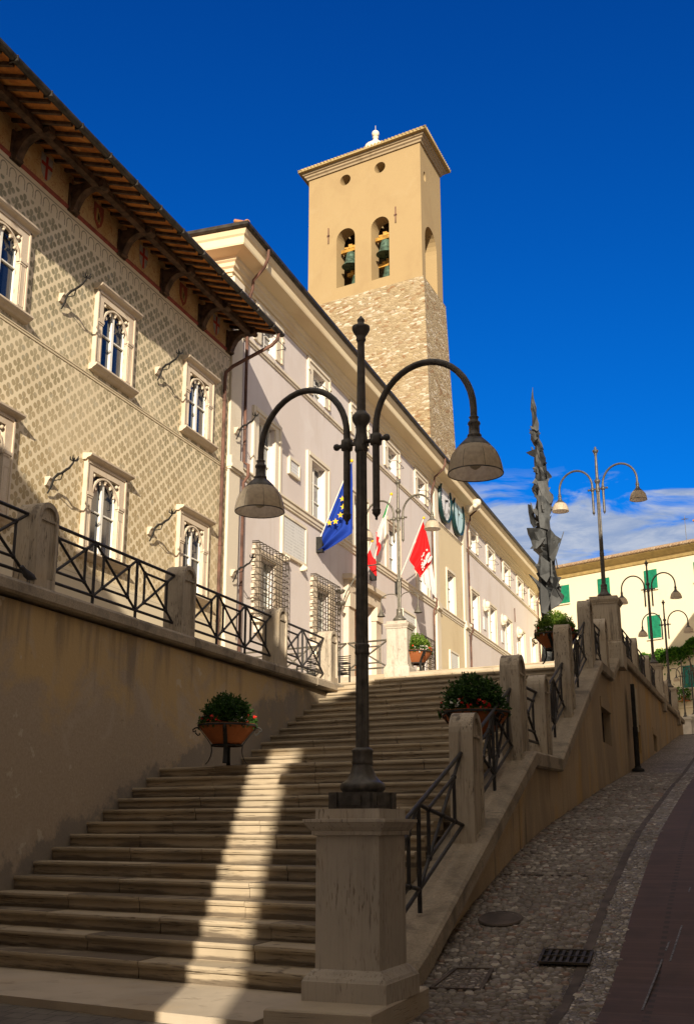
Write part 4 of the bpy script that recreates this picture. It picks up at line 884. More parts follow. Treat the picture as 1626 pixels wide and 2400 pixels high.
bell(6.15, 39.9, 'lower dark bell behind the left tower arch', -1.2); bell(3.4, 39.85, 'lower dark bell behind the right tower arch', -1.2)
# ================================================================ YELLOW HOUSE AT THE STREET END
dy = Vector((math.sin(R(-44)-AZ), math.cos(R(-44)-AZ), 0)); ny = Vector((-dy.y, dy.x, 0)); ny = ny if ny.dot(Hd) < 0 else -ny
YO = atD(1302,1338.7,88); ye = YO.z; YO.z = 0
yh = thing('yellow_house', (YO - dy*8 + Vector((0,0,5))), 'pale yellow house with green shutters closing the street end', 'house')
g = lambda u, v, w: YO - dy*u + ny*w + Vector((0,0,v))         # u runs to the right
ywin = [(.70,1.15,1.75),(4.35,1.1,1.75),(8.5,1.0,1.6)]
mb = MB(); hs = []
for u in (-2.9,.68,4.4,8.5,12.6): hs.append((u-.5,u+.5,16.95,18.4))
for u in (-2.9,.68,4.4,8.5,12.6): hs.append((u-.5,u+.5,13.25,14.95))
hs += [(10.55,11.35,9.45,11.0),(6.5,7.4,9.2,11.0)]
wallpan(mb, g, -8, 19, 3, ye-.1, hs, .2)
for u, w_ in ((-8,0),(19,0)): mb.quad(g(u,3,0), g(u,3,-9), g(u,ye-.1,-9), g(u,ye-.1,0))
mb.quad(g(-8,3,-9),g(19,3,-9),g(19,ye,-9),g(-8,ye,-9)); mb.build('wall', M['yplast'], yh)
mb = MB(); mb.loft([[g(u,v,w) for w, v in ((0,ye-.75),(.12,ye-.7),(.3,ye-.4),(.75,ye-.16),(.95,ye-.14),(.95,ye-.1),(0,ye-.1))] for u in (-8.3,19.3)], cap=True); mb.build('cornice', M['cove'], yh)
mb = MB(); mb.loft([[g(u,v,w) for w, v in ((1.0,ye-.09),(1.1,ye-.05),(-4.5,ye+1.7),(-9.6,ye-.05),(-9.6,ye-.1))] for u in (-8.4,19.4)], cap=True)
u = -8.3
while u < 19.4: mb.tube([g(u,ye+.0,1.08), g(u,ye+.9,-2)], .1, 6); u += .27
mb.build('roof', M['oldtile'], yh)
for i, h in enumerate(hs):
    teal = i >= 10; u0, u1, v0, v1 = h[:4]; mb = MB(); um = (u0+u1)/2
    for a, b in ((u0-.03,um-.01),(um+.01,u1+.03)):
        mb.obox(g((a+b)/2,(v0+v1)/2,.03), -dy*((b-a)/2), Vector((0,0,(v1-v0)/2)), ny*.03)
        for k in range(14):
            z = v0+.08+(v1-v0-.16)*k/13; mb.obox(g((a+b)/2,z,.065), -dy*((b-a)/2-.06), Vector((0,0,.025)), ny*.012)
    wn = mb.build('shutters', M['green'] if not teal else plain('teal_shutter_%d'%i, (.01,.17,.15), .55), yh)
    mb = MB(); mb.obox(g(um,v0-.06,.06), -dy*((u1-u0)/2+.1), Vector((0,0,.04)), ny*.08); mb.build('sill', M['trim'], wn)
mb = MB(); mb.obox(g(12.3,ye+1.0,-1.2), -dy*.35, Vector((0,0,1.0)), ny*.35); mb.obox(g(12.3,ye+2.05,-1.2), -dy*.45, Vector((0,0,.06)), ny*.45); mb.build('chimney', M['tile'], yh)
mb = MB(); mb.loft([[g(u,v,w) for w, v in ((0,8.0),(.1,8.05),(.1,8.2),(0,8.25))] for u in (-8,19)], cap=True); mb.build('string_course', M['yplast'], yh)
t = thing('roof_antenna', g(11.1,ye+.6,-1), 'thin television antenna on the yellow house roof', 'antenna'); mb = MB(); mb.tube([g(11.1,ye+.4,-1), g(11.1,ye+2.6,-1)], .02, 5)
for k in range(4): mb.tube([g(10.95+.1*k,ye+2.35-.0*k,-1.25), g(10.95+.1*k,ye+2.35,-.75)], .012, 4)
mb.tube([g(10.8,ye+2.35,-1), g(11.4,ye+2.35,-1)], .012, 4); mb.build('aerial', M['lampL'], t)
# ================================================================ FOLIAGE
def leaves(n, pts, size, rnd, asp=.55):
    mb = MB()
    for i in range(n):
        c, nr = pts(rnd); a = Vector((rnd.gauss(0,1), rnd.gauss(0,1), rnd.gauss(0,1))) + nr*1.3
        a.normalize(); b = a.cross(Vector((rnd.gauss(0,1), rnd.gauss(0,1), rnd.gauss(0,1)))).normalized(); s = size*rnd.uniform(.7,1.3)
        t = a*s; w = b*(s*asp*.5); m = c + t*.5 + a.cross(b)*(s*.08)
        mb.add([c, m + w, c + t, m - w], [[0,1,2,3]])
    return mb
def bush_pts(rx, rz, z0):
    def f(r):
        d = Vector((r.gauss(0,1), r.gauss(0,1), r.gauss(0,1))).normalized()
        if d.z < -.25: d.z = -d.z*.6
        lump = 1 + .09*math.sin(5*d.x+2) * math.cos(4*d.y) + .07*math.sin(9*d.z+3*d.x)
        q = (r.uniform(.55,1)**.5)*lump*r.uniform(.93,1.06)
        return Vector((d.x*rx*q, d.y*rx*q, z0 + d.z*rz*q)), d
    return f
rb = random.Random(5)
def shrub():
    mb = leaves(3900, bush_pts(.35,.33,.66), .05, rb)
    for i in range(70):
        d = Vector((rb.gauss(0,1), rb.gauss(0,1), abs(rb.gauss(0,1))+.1)).normalized(); p = Vector((d.x*.33, d.y*.33, .66+d.z*.31)); d = (d + Vector((rb.gauss(0,.3), rb.gauss(0,.3), .35+rb.gauss(0,.2)))).normalized(); L_ = rb.uniform(.04, .10)
        for k in range(7):
            q = p + d*(L_*k/6); a = (d*.8 + Vector((rb.gauss(0,1), rb.gauss(0,1), rb.gauss(0,1)))*.6).normalized()*.04; b = a.cross(Vector((rb.gauss(0,1), rb.gauss(0,1), rb.gauss(0,1)))).normalized()*.011; mb.add([q, q+a*.5+b, q+a, q+a*.5-b], [[0,1,2,3]])
    return mb
bushm = shrub().data('foliage', M['leaf'], fix=False); bushl = shrub().data('foliage', M['leafy'], fix=False)
coreM = MB(); coreM.ball((0,0,.66), .26, 10, .95)
core = coreM.data('inner_growth', M['leaf'])
fl = MB(); fl2 = MB(); fg = MB(); rb = random.Random(8)
for i in range(150):
    t = rb.uniform(0, 6.283); q = rb.uniform(.27,.42); z = .57 + rb.uniform(0,.16) - (q-.27)*.3; c = Vector((q*math.cos(t), q*math.sin(t), z)); red = (math.sin(3*t+1) > -.1)
    m = fl if red else fl2
    for k in range(5):
        a = Vector((rb.gauss(0,1), rb.gauss(0,1), rb.gauss(0,1))).normalized()*.026; b = a.cross(Vector((rb.gauss(0,1), rb.gauss(0,1), rb.gauss(0,1)))).normalized()*.016; m.add([c, c+a*.6+b, c+a, c+a*.6-b], [[0,1,2,3]])
fgm = leaves(1300, lambda r: (lambda t, q: (Vector((q*math.cos(t), q*math.sin(t), .56 + r.uniform(-.02,.13) - (q-.25)*.25)), Vector((math.cos(t), math.sin(t), .8))))(r.uniform(0,6.283), r.uniform(.22,.42)), .045, rb, .8).data('leaves', M['leaf'], fix=False)
flm = fl.data('red_blossoms', M['fred'], fix=False); fl2m = fl2.data('white_blossoms', M['fwhite'], fix=False)
# planter: flared bowl on a four legged iron stand
bm_ = MB(); bm_.lathe([(.27,.18),(.29,.205),(.30,.215),(.40,.30),(.50,.385),(.53,.40),(.555,.425),(.58,.428),(.58,.385),(.54,.36),(.52,.0)], (0,0,0), 28, cap=False); bowl = bm_.data('bowl', M['terra'])
bm_ = MB(); bm_.lathe([(.262,.235),(.262,.19),(.285,.19),(.285,.235),(.262,.235)], (0,0,0), 24, cap=False); bm_.lathe([(.545,.435),(.545,.425),(.575,.425),(.575,.437),(.545,.435)], (0,0,0), 24, cap=False); ringm = bm_.data('ring', M['black'])
def legm(t):
    m = MB(); pr = [(.30,.005),(.26,.05),(.225,.13),(.215,.2),(.225,.28),(.28,.36),(.36,.46),(.425,.53)]
    rings = []
    for q, z in pr:
        c = Vector((q*math.cos(t), q*math.sin(t), z)); s = Vector((-math.sin(t), math.cos(t), 0)); r_ = Vector((math.cos(t), math.sin(t), 0))
        rings.append([c+s*.03, c+s*.03+r_*.01, c-s*.03+r_*.01, c-s*.03])
    m.loft(rings, cap=True)
    sc_ = [(.40,.535),(.47,.53),(.505,.505),(.50,.475),(.465,.475),(.47,.50)]; m.tube([(q*math.cos(t), q*math.sin(t), z) for q, z in sc_], .011, 6)
    s2 = [(.47,.46),(.43,.42),(.405,.43),(.41,.455)]; m.tube([(q*math.cos(t), q*math.sin(t), z) for q, z in s2], .011, 6); return m.data('leg', M['black'])
legs = [legm(R(a)) for a in (-70, 20, 110, 200)]
def planter(loc, rz, s, where, bright=False):
    loc = Vector(loc); M3 = Matrix.Rotation(rz, 4, 'Z')
    def root(nm, lb, ct_, gr, parts):
        o = bpy.data.objects.new(nm, None); COL.objects.link(o); o.location = loc; o.rotation_euler = (0,0,rz); o.scale = (s,s,s); tag(o, lb, ct_, gr)
        for n_, me in parts: q = bpy.data.objects.new(n_, me); COL.objects.link(q); q.parent = o
    root('planter', 'terracotta planter ' + where, 'planter', 'terracotta planters', [('bowl', bowl), ('ring', ringm)] + [('leg', l) for l in legs])
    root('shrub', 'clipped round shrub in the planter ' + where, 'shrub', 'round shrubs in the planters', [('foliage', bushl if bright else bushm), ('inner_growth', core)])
    root('begonia', 'begonias round the shrub ' + where, 'flowers', 'begonias in the planters', [('leaves', fgm), ('red_blossoms', flm), ('white_blossoms', fl2m)])
planter((-7.2,15.22,.851), R(0), 1.0, 'on the landing beside the ochre wall')
pp = onZ(1112,1672,.851+.56*1.12); planter((pp.x,pp.y,.851), R(35), 1.12, 'on the landing behind the lowest ramp post')
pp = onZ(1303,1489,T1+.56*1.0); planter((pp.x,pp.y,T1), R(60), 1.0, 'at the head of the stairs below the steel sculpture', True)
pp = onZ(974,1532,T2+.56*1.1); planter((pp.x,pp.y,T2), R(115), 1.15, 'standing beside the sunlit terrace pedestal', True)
# creeper on the yellow house and pots under it
iv = thing('creeper', g(8.5,11,.3), 'bright green creeper crossing the yellow house wall', 'climber'); ri = random.Random(4)
def ivp(r):
    u = r.uniform(5.2,12.2); top = 12.25 + .12*math.sin(u*2.2) + .08*math.sin(u*5.1) + (.0 if u < 10 else (u-10)*.3); v = top - abs(r.gauss(0,.42)) - (.35 if 6.8 < u < 9.5 else 0)*r.random(); return g(u, v, r.uniform(.02,.5)), ny
leaves(7500, ivp, .17, ri, .8).build('foliage', M['ivy'], iv, fix=False); mb = MB(); mb.tube([g(11.9,5,.2), g(11.8,9,.25), g(11.2,11.6,.3), g(8,11.9,.3), g(5.4,11.8,.25)], .06, 6); mb.build('stem', M['wood'], iv)
for k, (u, v, lb) in enumerate(((7.3,9.05,'trailing pot plant low on the yellow house wall at left'),(8.6,8.95,'trailing pot plant with pale flowers low on the yellow house wall'),(9.5,8.3,'flowering pot plant hanging lowest on the yellow house wall'),(10.6,8.9,'trailing pot plant below the teal shutters'))):
    t = thing('pot_plant', g(u,v,.3), lb, 'pot plant', 'pot plants on the yellow house'); mb = MB(); mb.lathe([(-.35,.14),(-.05,.2),(0,.22),(0,.18)], g(u,v,.35), 12); mb.obox(g(u,v-.4,.2), dy*.4, Vector((0,0,.03)), ny*.25); mb.build('pot', M['terra'], t)
    leaves(420, lambda r: (g(u,v+.1,.35) + Vector((r.gauss(0,.28), r.gauss(0,.28), r.gauss(0,.22))), Vector((0,0,.5))), .16, ri, .7).build('foliage', M['ivy'], t, fix=False)
    leaves(60, lambda r: (g(u,v+.1,.5) + Vector((r.gauss(0,.28), r.gauss(0,.28), r.gauss(0,.2))), Vector((0,0,.5))), .10, ri, .9).build('blossoms', M['fwhite'], t, fix=False)
# ================================================================ FLAGS
def cloth(poly_l, poly_r, nU, nV, fold, amp, base):
    # surface between two edge polylines (left, right) with folds across
    def along(pl, t):
        L = [0]
        for a, b in zip(pl, pl[1:]): L.append(L[-1] + (b-a).length)
        d = t*L[-1]
        for i in range(len(pl)-1):
            if d <= L[i+1]+1e-9: return pl[i].lerp(pl[i+1], (d-L[i])/max(1e-9, L[i+1]-L[i]))
        return pl[-1]
    mb = MB(); vs = []
    for j in range(nV+1):
        a, b = along(poly_l, j/nV), along(poly_r, j/nV)
        for i in range(nU+1):
            s = i/nU; p = a.lerp(b, s); k = math.sin(math.pi*s)*.6+.4
            vs.append(p + Vector((0, amp*k*math.sin(fold*s*6.283 + j/nV*2.2)*(.25+.75*j/nV), 0)))
    mb.add(vs, [[j*(nU+1)+i, j*(nU+1)+i+1, (j+1)*(nU+1)+i+1, (j+1)*(nU+1)+i] for j in range(nV) for i in range(nU)], True); return mb
def pole(t, b, e, r=.019, mat='white'):
    mb = MB(); mb.tube([b, e], r, 8); p = mb.build('pole', M[mat], t); mb = MB(); mb.ball(e, .07, 8); mb.build('pole_knob', M['gold'], p); mb = MB(); mb.box(b.x-.02,b.x+.25,b.y-.12,b.y+.12,b.z-.3,b.z+.3); mb.build('pole_socket', M['black'], t)
def inY(Y, pts): return [onY(x, y, Y) for x, y in pts]
# European flag
Y0 = 39.42; b_, e_ = onX(743,1278,XG), onY(824,1080,39.42); b_.y = Y0
fl = thing('european_flag', b_, 'blue flag with yellow stars hanging left of the big lamp', 'flag', 'flags on the palazzo'); pole(fl, b_, e_)
cl = cloth(inY(Y0, [(823,1083),(800,1139),(775,1200),(752,1258),(747,1290)]), inY(Y0, [(824.5,1084),(826,1140),(826,1200),(826,1249),(806,1264),(782,1280),(762,1292),(749,1291)]), 30, 26, 2.3, .17, None)
cl.build('cloth', M['blue'], fl, fix=False)
for k, (x, y) in enumerate(((802,1169),(804,1188),(797.5,1207),(786,1222),(771.6,1225))):
    c = onY(x, y, Y0-.27); mb = MB(); pts = []
    for i in range(10): q = .135 if i % 2 == 0 else .055; a = math.pi/2 + i*math.pi/5; pts.append(c + Vector((q*math.cos(a), 0, q*math.sin(a))))
    mb.prism(pts, (0,.006,0)); mb.build('star', M['gold'], fl)
# Italian flag
Y0 = 46.05; b_, e_ = onX(868,1345,XG), onY(917,1158,Y0); b_.y = Y0
fl = thing('italian_flag', b_, 'limp green white and red flag behind the big lamp', 'flag', 'flags on the palazzo'); pole(fl, b_, e_)
cloth(inY(Y0, [(914,1166),(905,1188),(897,1210)]), inY(Y0, [(916,1166),(910,1190),(897,1218)]), 5, 8, 1, .05, None).build('green_stripe', M['cgreen'], fl, fix=False)
cloth(inY(Y0, [(897,1210),(889,1232),(881,1250)]), inY(Y0, [(899,1216),(897,1250),(892,1276)]), 6, 8, 1.4, .05, None).build('white_stripe', M['cwhite'], fl, fix=False)
cloth(inY(Y0, [(881,1247),(882,1275),(883,1302)]), inY(Y0, [(883,1247),(889,1258),(893,1284),(884,1303)]), 6, 10, 1.2, .08, None).build('red_stripe', M['red'], fl, fix=False)
# second limp red flag
Y0 = 44.2; b_, e_ = onX(846,1368,XG), onY(872,1268,Y0); b_.y = Y0
fl = thing('red_pennant', b_, 'small limp red flag just right of the big lamp column', 'flag', 'flags on the palazzo'); pole(fl, b_, e_)
cloth(inY(Y0, [(866,1290),(856,1298),(857,1318),(868,1336),(880,1350)]), inY(Y0, [(868,1290),(873,1305),(881,1313),(882,1335),(883,1350)]), 8, 12, 1.3, .12, None).build('cloth', M['red'], fl, fix=False)
# red and white town flag
Y0 = 49.87; b_, e_ = onX(927,1378,XG), onY(993,1214,Y0); b_.y = Y0
fl = thing('town_flag', b_, 'bright red and white flag hanging right of the pale lamp', 'flag', 'flags on the palazzo'); pole(fl, b_, e_)
cloth(inY(Y0, [(991,1224),(980,1252),(969,1280),(958,1310)]), inY(Y0, [(992,1224),(1000,1252),(1008,1285),(1012,1318),(985,1355)]), 24, 20, 2.4, .20, None).build('red_field', M['red'], fl, fix=False)
cloth(inY(Y0, [(986,1352),(991,1366),(998,1372)]), inY(Y0, [(1012,1322),(1016,1352),(1024,1404)]), 18, 14, 2.1, .16, None).build('white_field', M['cwhite'], fl, fix=False)
mb = MB(); ri = random.Random(6); k = 0
def blob(x, y, w, h, a):
    global k
    c = onY(x, y, Y0-.26-.004*k); k += 1; u = Vector((math.cos(a),0,math.sin(a))); v = Vector((-math.sin(a),0,math.cos(a))); n_ = 10
    mb.add([c + u*(w*math.cos(6.2832*q/n_)) + v*(h*math.sin(6.2832*q/n_)) for q in range(n_)], [list(range(n_))])
blob(1000,1289,.05,.05,0)
for x, y in ((1002,1303),(1007,1311),(996,1318)): blob(x, y, .075, .20, -.55)
for q in range(16): blob(988+7*ri.random(), 1296+42*ri.random(), .03, .035+.02*ri.random(), ri.uniform(-.6,.6))
mb.build('white_emblem', M['cwhite'], fl, fix=False)
# bracket lamp beside the portal
t = thing('bracket_lamp', onX(772,1400,XG), 'thin curved iron bracket lamp left of the doorway', 'wall lamp'); Yb = onX(772,1400,XG).y
mb = MB(); q = [onX(795,1435,XG)+Vector((.02,0,0)), onX(796,1400,XG)+Vector((.3,0,.2)), onX(800,1372,XG)+Vector((.6,0,.3)), onX(815,1352,XG)+Vector((.8,0,.4)), onX(838,1348,XG)+Vector((1.0,0,.4))]
mb.tube(q, .03, 6); mb.build('arm', M['lampL'], t); mb = MB()
for x, y in ((787,1388),(788,1416)): p = onX(x, y, XG); mb.lathe([(-.1,.02),(-.05,.14),(.06,.2),(.08,.18)], p+Vector((.2,0,0)), 10); mb.tube([p+Vector((.2,0,0)), p+Vector((0,.12,-.5))], .02, 5)
mb.build('spotlights', M['lampL'], t)
# ================================================================ STEEL SCULPTURE
DS = 42.0
prof = [(105,262,265),(205,250,272),(250,246,284),(300,243,297),(340,254,297),(380,258,300),(440,258,320),(500,250,318),(540,246,322),(580,245,325),(620,268,348),(640,285,355),(700,280,362),(760,275,380),(850,280,390),(900,288,396),(960,280,405),(1010,262,405),(1050,260,412),(1090,285,450),(1130,300,452),(1200,285,430),(1300,287,415),(1390,300,425),(1450,245,445),(1500,262,470),(1560,268,480),(1620,325,470),(1700,312,465),(1760,300,470),(1830,318,485),(1900,312,500),(1960,322,520),(2020,322,515),(2080,330,470),(2140,334,430),(2200,345,410),(2350,350,425),(2560,345,440),(2700,340,450)]
su = thing('steel_sculpture', atD(1277,1600,DS), 'tall jagged column sculpture of torn grey steel sheets', 'sculpture')
S = lambda u, v: (1180+u/3.875, 880+v/3.875)
rs = random.Random(21); mb = MB(); rings = []
dense = []
for (v0, a0, b0), (v1, a1, b1) in zip(prof, prof[1:]):
    k = max(1, int((v1-v0)/26))
    for i in range(k):
        f = i/k; dense.append((v0+(v1-v0)*f, a0+(a1-a0)*f, b0+(b1-b0)*f))
dense.append(prof[-1]); ph = [rs.uniform(0,6.28) for _ in range(6)]
for v, a, b in dense:
    L_, R_ = atD(*S(a, v), DS), atD(*S(b, v), DS); c = (L_+R_)/2; hw = (R_-L_).length/2; dirx = (R_-L_).normalized(); dirn = Hd; rg = []
    for k in range(14):
        t = 2*math.pi*k/14 + .002*v; rad = 1 + (.30*math.sin(3*t + v*.012 + ph[0]) + .18*math.sin(5*t - v*.021 + ph[1]) + .10*rs.uniform(-1,1))*(abs(math.sin(t)))
        rg.append(c + dirx*(hw*math.cos(t)*(1 if abs(math.cos(t)) > .8 else rad*1.0)) + dirn*(hw*.95*math.sin(t)*rad) )
    rings.append(rg)
mb.loft(rings, cap=True); mb.build('column_body', M['sculpt'], su)
def sheet(pts, off, th=.05, bend=.0):
    q = [atD(*S(u, v), DS+off+bend*k) for k, (u, v) in enumerate(pts)]; m = MB(); m.prism(q, Hd*th); m.build('steel_sheet', M['sculpt'], su)
sheet([(205,697),(255,678),(288,668),(300,700),(288,742),(250,726)], -.35, .06, .04)
sheet([(250,648),(262,650),(275,690),(262,688)], -.2)
sheet([(220,1168),(243,1175),(275,1240),(300,1365),(275,1385),(245,1340),(226,1240)], -.5, .05, .05)
sheet([(243,1150),(252,1160),(268,1215),(250,1215)], -.2)
sheet([(275,1090),(300,1115),(312,1150),(318,1300),(330,1380),(410,1402),(420,1290),(428,1180),(360,1090)], -.85, .05, .02)
sheet([(210,1385),(262,1383),(330,1390),(385,1412),(380,1470),(340,1530),(300,1572),(240,1572),(262,1545),(250,1500),(222,1440)], -.8, .05, .03)
sheet([(392,1420),(430,1400),(470,1450),(528,1488),(500,1530),(470,1665),(445,1690),(415,1650),(398,1520)], -.75, .05, .03)
sheet([(545,1413),(548,1425),(478,1640),(470,1636),(520,1490)], -.4)
sheet([(470,1660),(478,1662),(497,1752),(488,1752)], -.3)
sheet([(386,860),(405,870),(440,918),(430,932),(410,925),(398,985),(390,940)], -.4, .05, .02)
sheet([(300,960),(395,955),(408,1040),(455,1110),(430,1160),(380,1175),(310,1120),(320,1030)], -.7, .05, .01)
sheet([(340,1640),(420,1700),(440,1780),(390,1880),(330,1820),(316,1720)], -.75, .05, .03)
sheet([(228,1805),(240,1808),(320,1870),(345,1960),(330,1975),(300,1900)], -.6, .06, .03)
sheet([(460,1790),(490,1870),(515,1905),(475,1930),(540,1990),(552,2005),(535,2050),(500,2090),(430,2130),(420,2020),(450,1930)], -.7, .05, .02)
sheet([(330,1880),(400,1950),(420,2060),(390,2170),(340,2150),(322,2020)], -.85, .05, .02)
sheet([(345,1150),(356,1150),(362,1205),(378,1212),(350,1216)], -1.0, .05)
sheet([(425,1680),(437,1680),(445,1800),(462,1830),(430,1825)], -.95, .04)
sheet([(300,370),(318,430),(318,490),(300,505),(268,480),(262,420)], -.35, .04, .02); sheet([(250,540),(300,520),(322,500),(326,530),(300,600),(262,600)], -.35, .04, .02)
for i in range(26):
    v = rs.uniform(300, 2080); a_, b_2 = next((q[1], q[2]) for q in dense if q[0] >= v); e = a_ if rs.random() < .5 else b_2; sg = -1 if e == a_ else 1; ln = rs.uniform(14, 46)*(.5+v/2200)
    sheet([(e-sg*26, v), (e-sg*6, v-ln*.5), (e+sg*ln*.55, v+rs.uniform(-40, 25)), (e-sg*2, v+ln*.7), (e-sg*24, v+ln)], rs.uniform(-.75,-.1), .05, rs.uniform(-.02,.05))
# ================================================================ SIGN, BENCH, FENCE, STREET IRONWORK
sp = thing('sign_post', (-2.78,31.0,street(31)), 'slim black sign panel on a post against the ramp wall', 'sign'); zs = street(31)
mb = MB(); mb.tube([(-2.78,31.0,zs),(-2.78,31.0,zs+1.15)], .07, 10); mb.lathe([(0,.17),(.06,.16),(.09,.09),(.14,.08)], (-2.78,31.0,zs), 14); mb.build('post', M['black'], sp)
mb = MB(); mb.box(-2.83,-2.73,30.94,31.02,zs+.9,zs+2.28); mb.build('panel_edge', M['black'], sp); mb = MB(); mb.box(-2.84,-2.72,31.025,31.50,zs+1.05,zs+2.2); mb.build('panel', plain('sign_board', (.42,.36,.24), .5), sp)
b0 = onZ(771,1541,T1+.86)
be = thing('bench', (b0.x,b0.y,T1), 'black slatted iron bench standing on the terrace behind the last post', 'bench'); u = Vector((B.x,B.y,0)); v = Vector((A.x,A.y,0)); c = Vector((b0.x,b0.y,T1))
mb = MB()
for k in range(9): mb.bar(c-u*.62+Vector((0,0,.45+.05*k))-v*(.06*(1-k/9)), c+u*.62+Vector((0,0,.45+.05*k))-v*(.06*(1-k/9)), .022, .022)
mb.build('backrest', M['black'], be); mb = MB()
for k in range(7): mb.bar(c-u*.62+Vector((0,0,.40))-v*(.08+.065*k), c+u*.62+Vector((0,0,.40))-v*(.08+.065*k), .04, .03)
mb.build('seat', M['black'], be)
for s in (-1,1):
    for q in (.03,.5):
        mb = MB(); mb.tube([c+u*s*.6-v*q, c+u*s*.6-v*q+Vector((0,0,.62))], .022, 6)
        if q > .1: mb.tube([c+u*s*.6-v*q+Vector((0,0,.62)), c+u*s*.6+Vector((0,0,.66))], .02, 6)
        mb.build('leg', M['black'], be)
fy = lambda X: edgeY(dT2, X)+.12
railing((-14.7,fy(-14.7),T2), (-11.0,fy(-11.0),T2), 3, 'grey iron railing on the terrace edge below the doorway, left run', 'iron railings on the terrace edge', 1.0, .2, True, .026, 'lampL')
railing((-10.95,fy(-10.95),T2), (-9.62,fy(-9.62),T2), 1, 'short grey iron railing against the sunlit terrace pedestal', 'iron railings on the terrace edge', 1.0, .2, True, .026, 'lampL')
def onStreet(x, y):
    r = ray(x, y); Y = 5.0
    while Y < 60:
        p = r*(Y/r.y)
        if p.z < street(Y): return p
        Y += .01
def disc(name, p, r, label, cat, mat):
    mb = MB(); n = 24; zf = lambda X, Y: street(Y); t = thing(name, (p.x,p.y,street(p.y)), label, cat)
    mb.add([(p.x+r*math.cos(2*math.pi*k/n), p.y+r*math.sin(2*math.pi*k/n), street(p.y+r*math.sin(2*math.pi*k/n))+.022) for k in range(n)], [list(range(n))]); mb.build('cover', M[mat], t)
    mb = MB(); a = [(p.x+q*math.cos(2*math.pi*k/n), p.y+q*math.sin(2*math.pi*k/n), street(p.y+q*math.sin(2*math.pi*k/n))+h) for q, h in ((r+.05,.012),(r+.04,.026),(r,.024)) for k in range(n)]; mb.loft([a[:n],a[n:2*n],a[2*n:]]); mb.build('rim', M['gutterst'], t); return t
pm = onStreet(1173,2158); disc('manhole_cover', pm, .185, 'round iron manhole cover in the cobbles by the ramp wall', 'manhole cover', 'gutterst')
pg = onStreet(1326,2252); t = thing('drain_grate', (pg.x,pg.y,street(pg.y)), 'rectangular iron drain grate set in the cobbled gutter', 'drain grate'); mb = MB(); zz = lambda y, h: street(y)+h
x0, x1, y0, y1 = pg.x-.22, pg.x+.22, pg.y-.17, pg.y+.17
mb.quad((x0,y0,zz(y0,.018)),(x1,y0,zz(y0,.018)),(x1,y1,zz(y1,.018)),(x0,y1,zz(y1,.018))); mb.build('pit', M['dark'], t); mb = MB()
for k in range(8): x = x0+(x1-x0)*k/7; mb.bar((x,y0,zz(y0,.03)), (x,y1,zz(y1,.03)), .028, .02)
for y in (y0,(y0+y1)/2,y1): mb.bar((x0,y,zz(y,.032)), (x1,y,zz(y,.032)), .035, .02)
mb.build('bars', M['grating'], t)
q = [onStreet(*p) for p in ((1010,2322),(1068,2276),(1153,2277),(1127,2325))]; c4 = sum(q, Vector())/4
t = thing('inspection_cover', (c4.x,c4.y,street(c4.y)), 'square cobble filled inspection cover next to the big pedestal', 'inspection cover')
mb = MB(); mb.add([(p.x,p.y,street(p.y)+.012) for p in q], [[0,1,2,3]]); mb.build('cobble_infill', M['cobble'], t); mb = MB()
for a, b in zip(q, q[1:]+q[:1]): mb.bar((a.x,a.y,street(a.y)+.014), (b.x,b.y,street(b.y)+.014), .035, .02)
mb.build('frame', M['gutterst'], t)
for k, (a, b) in enumerate((((1618,2085),(1560,2235)),((1552,2255),(1505,2375)),((1598,2175),(1570,2260)))):
    p, q = onStreet(*a), onStreet(*b); mb = MB(); mb.bar((p.x,p.y,street(p.y)+.018), (q.x,q.y,street(q.y)+.018), .016, .004); struct(mb, 'chalk_line', M['chalk'])
for k, y in enumerate((14.0,17.2,20.2,24.2,28.5)):
    mb = MB(); mb.bar((-2.95,y,street(y)+.004), (-1.64,y-.05,street(y-.05)+.004), .035, .012); struct(mb, 'cross_drain', M['gutterst'])
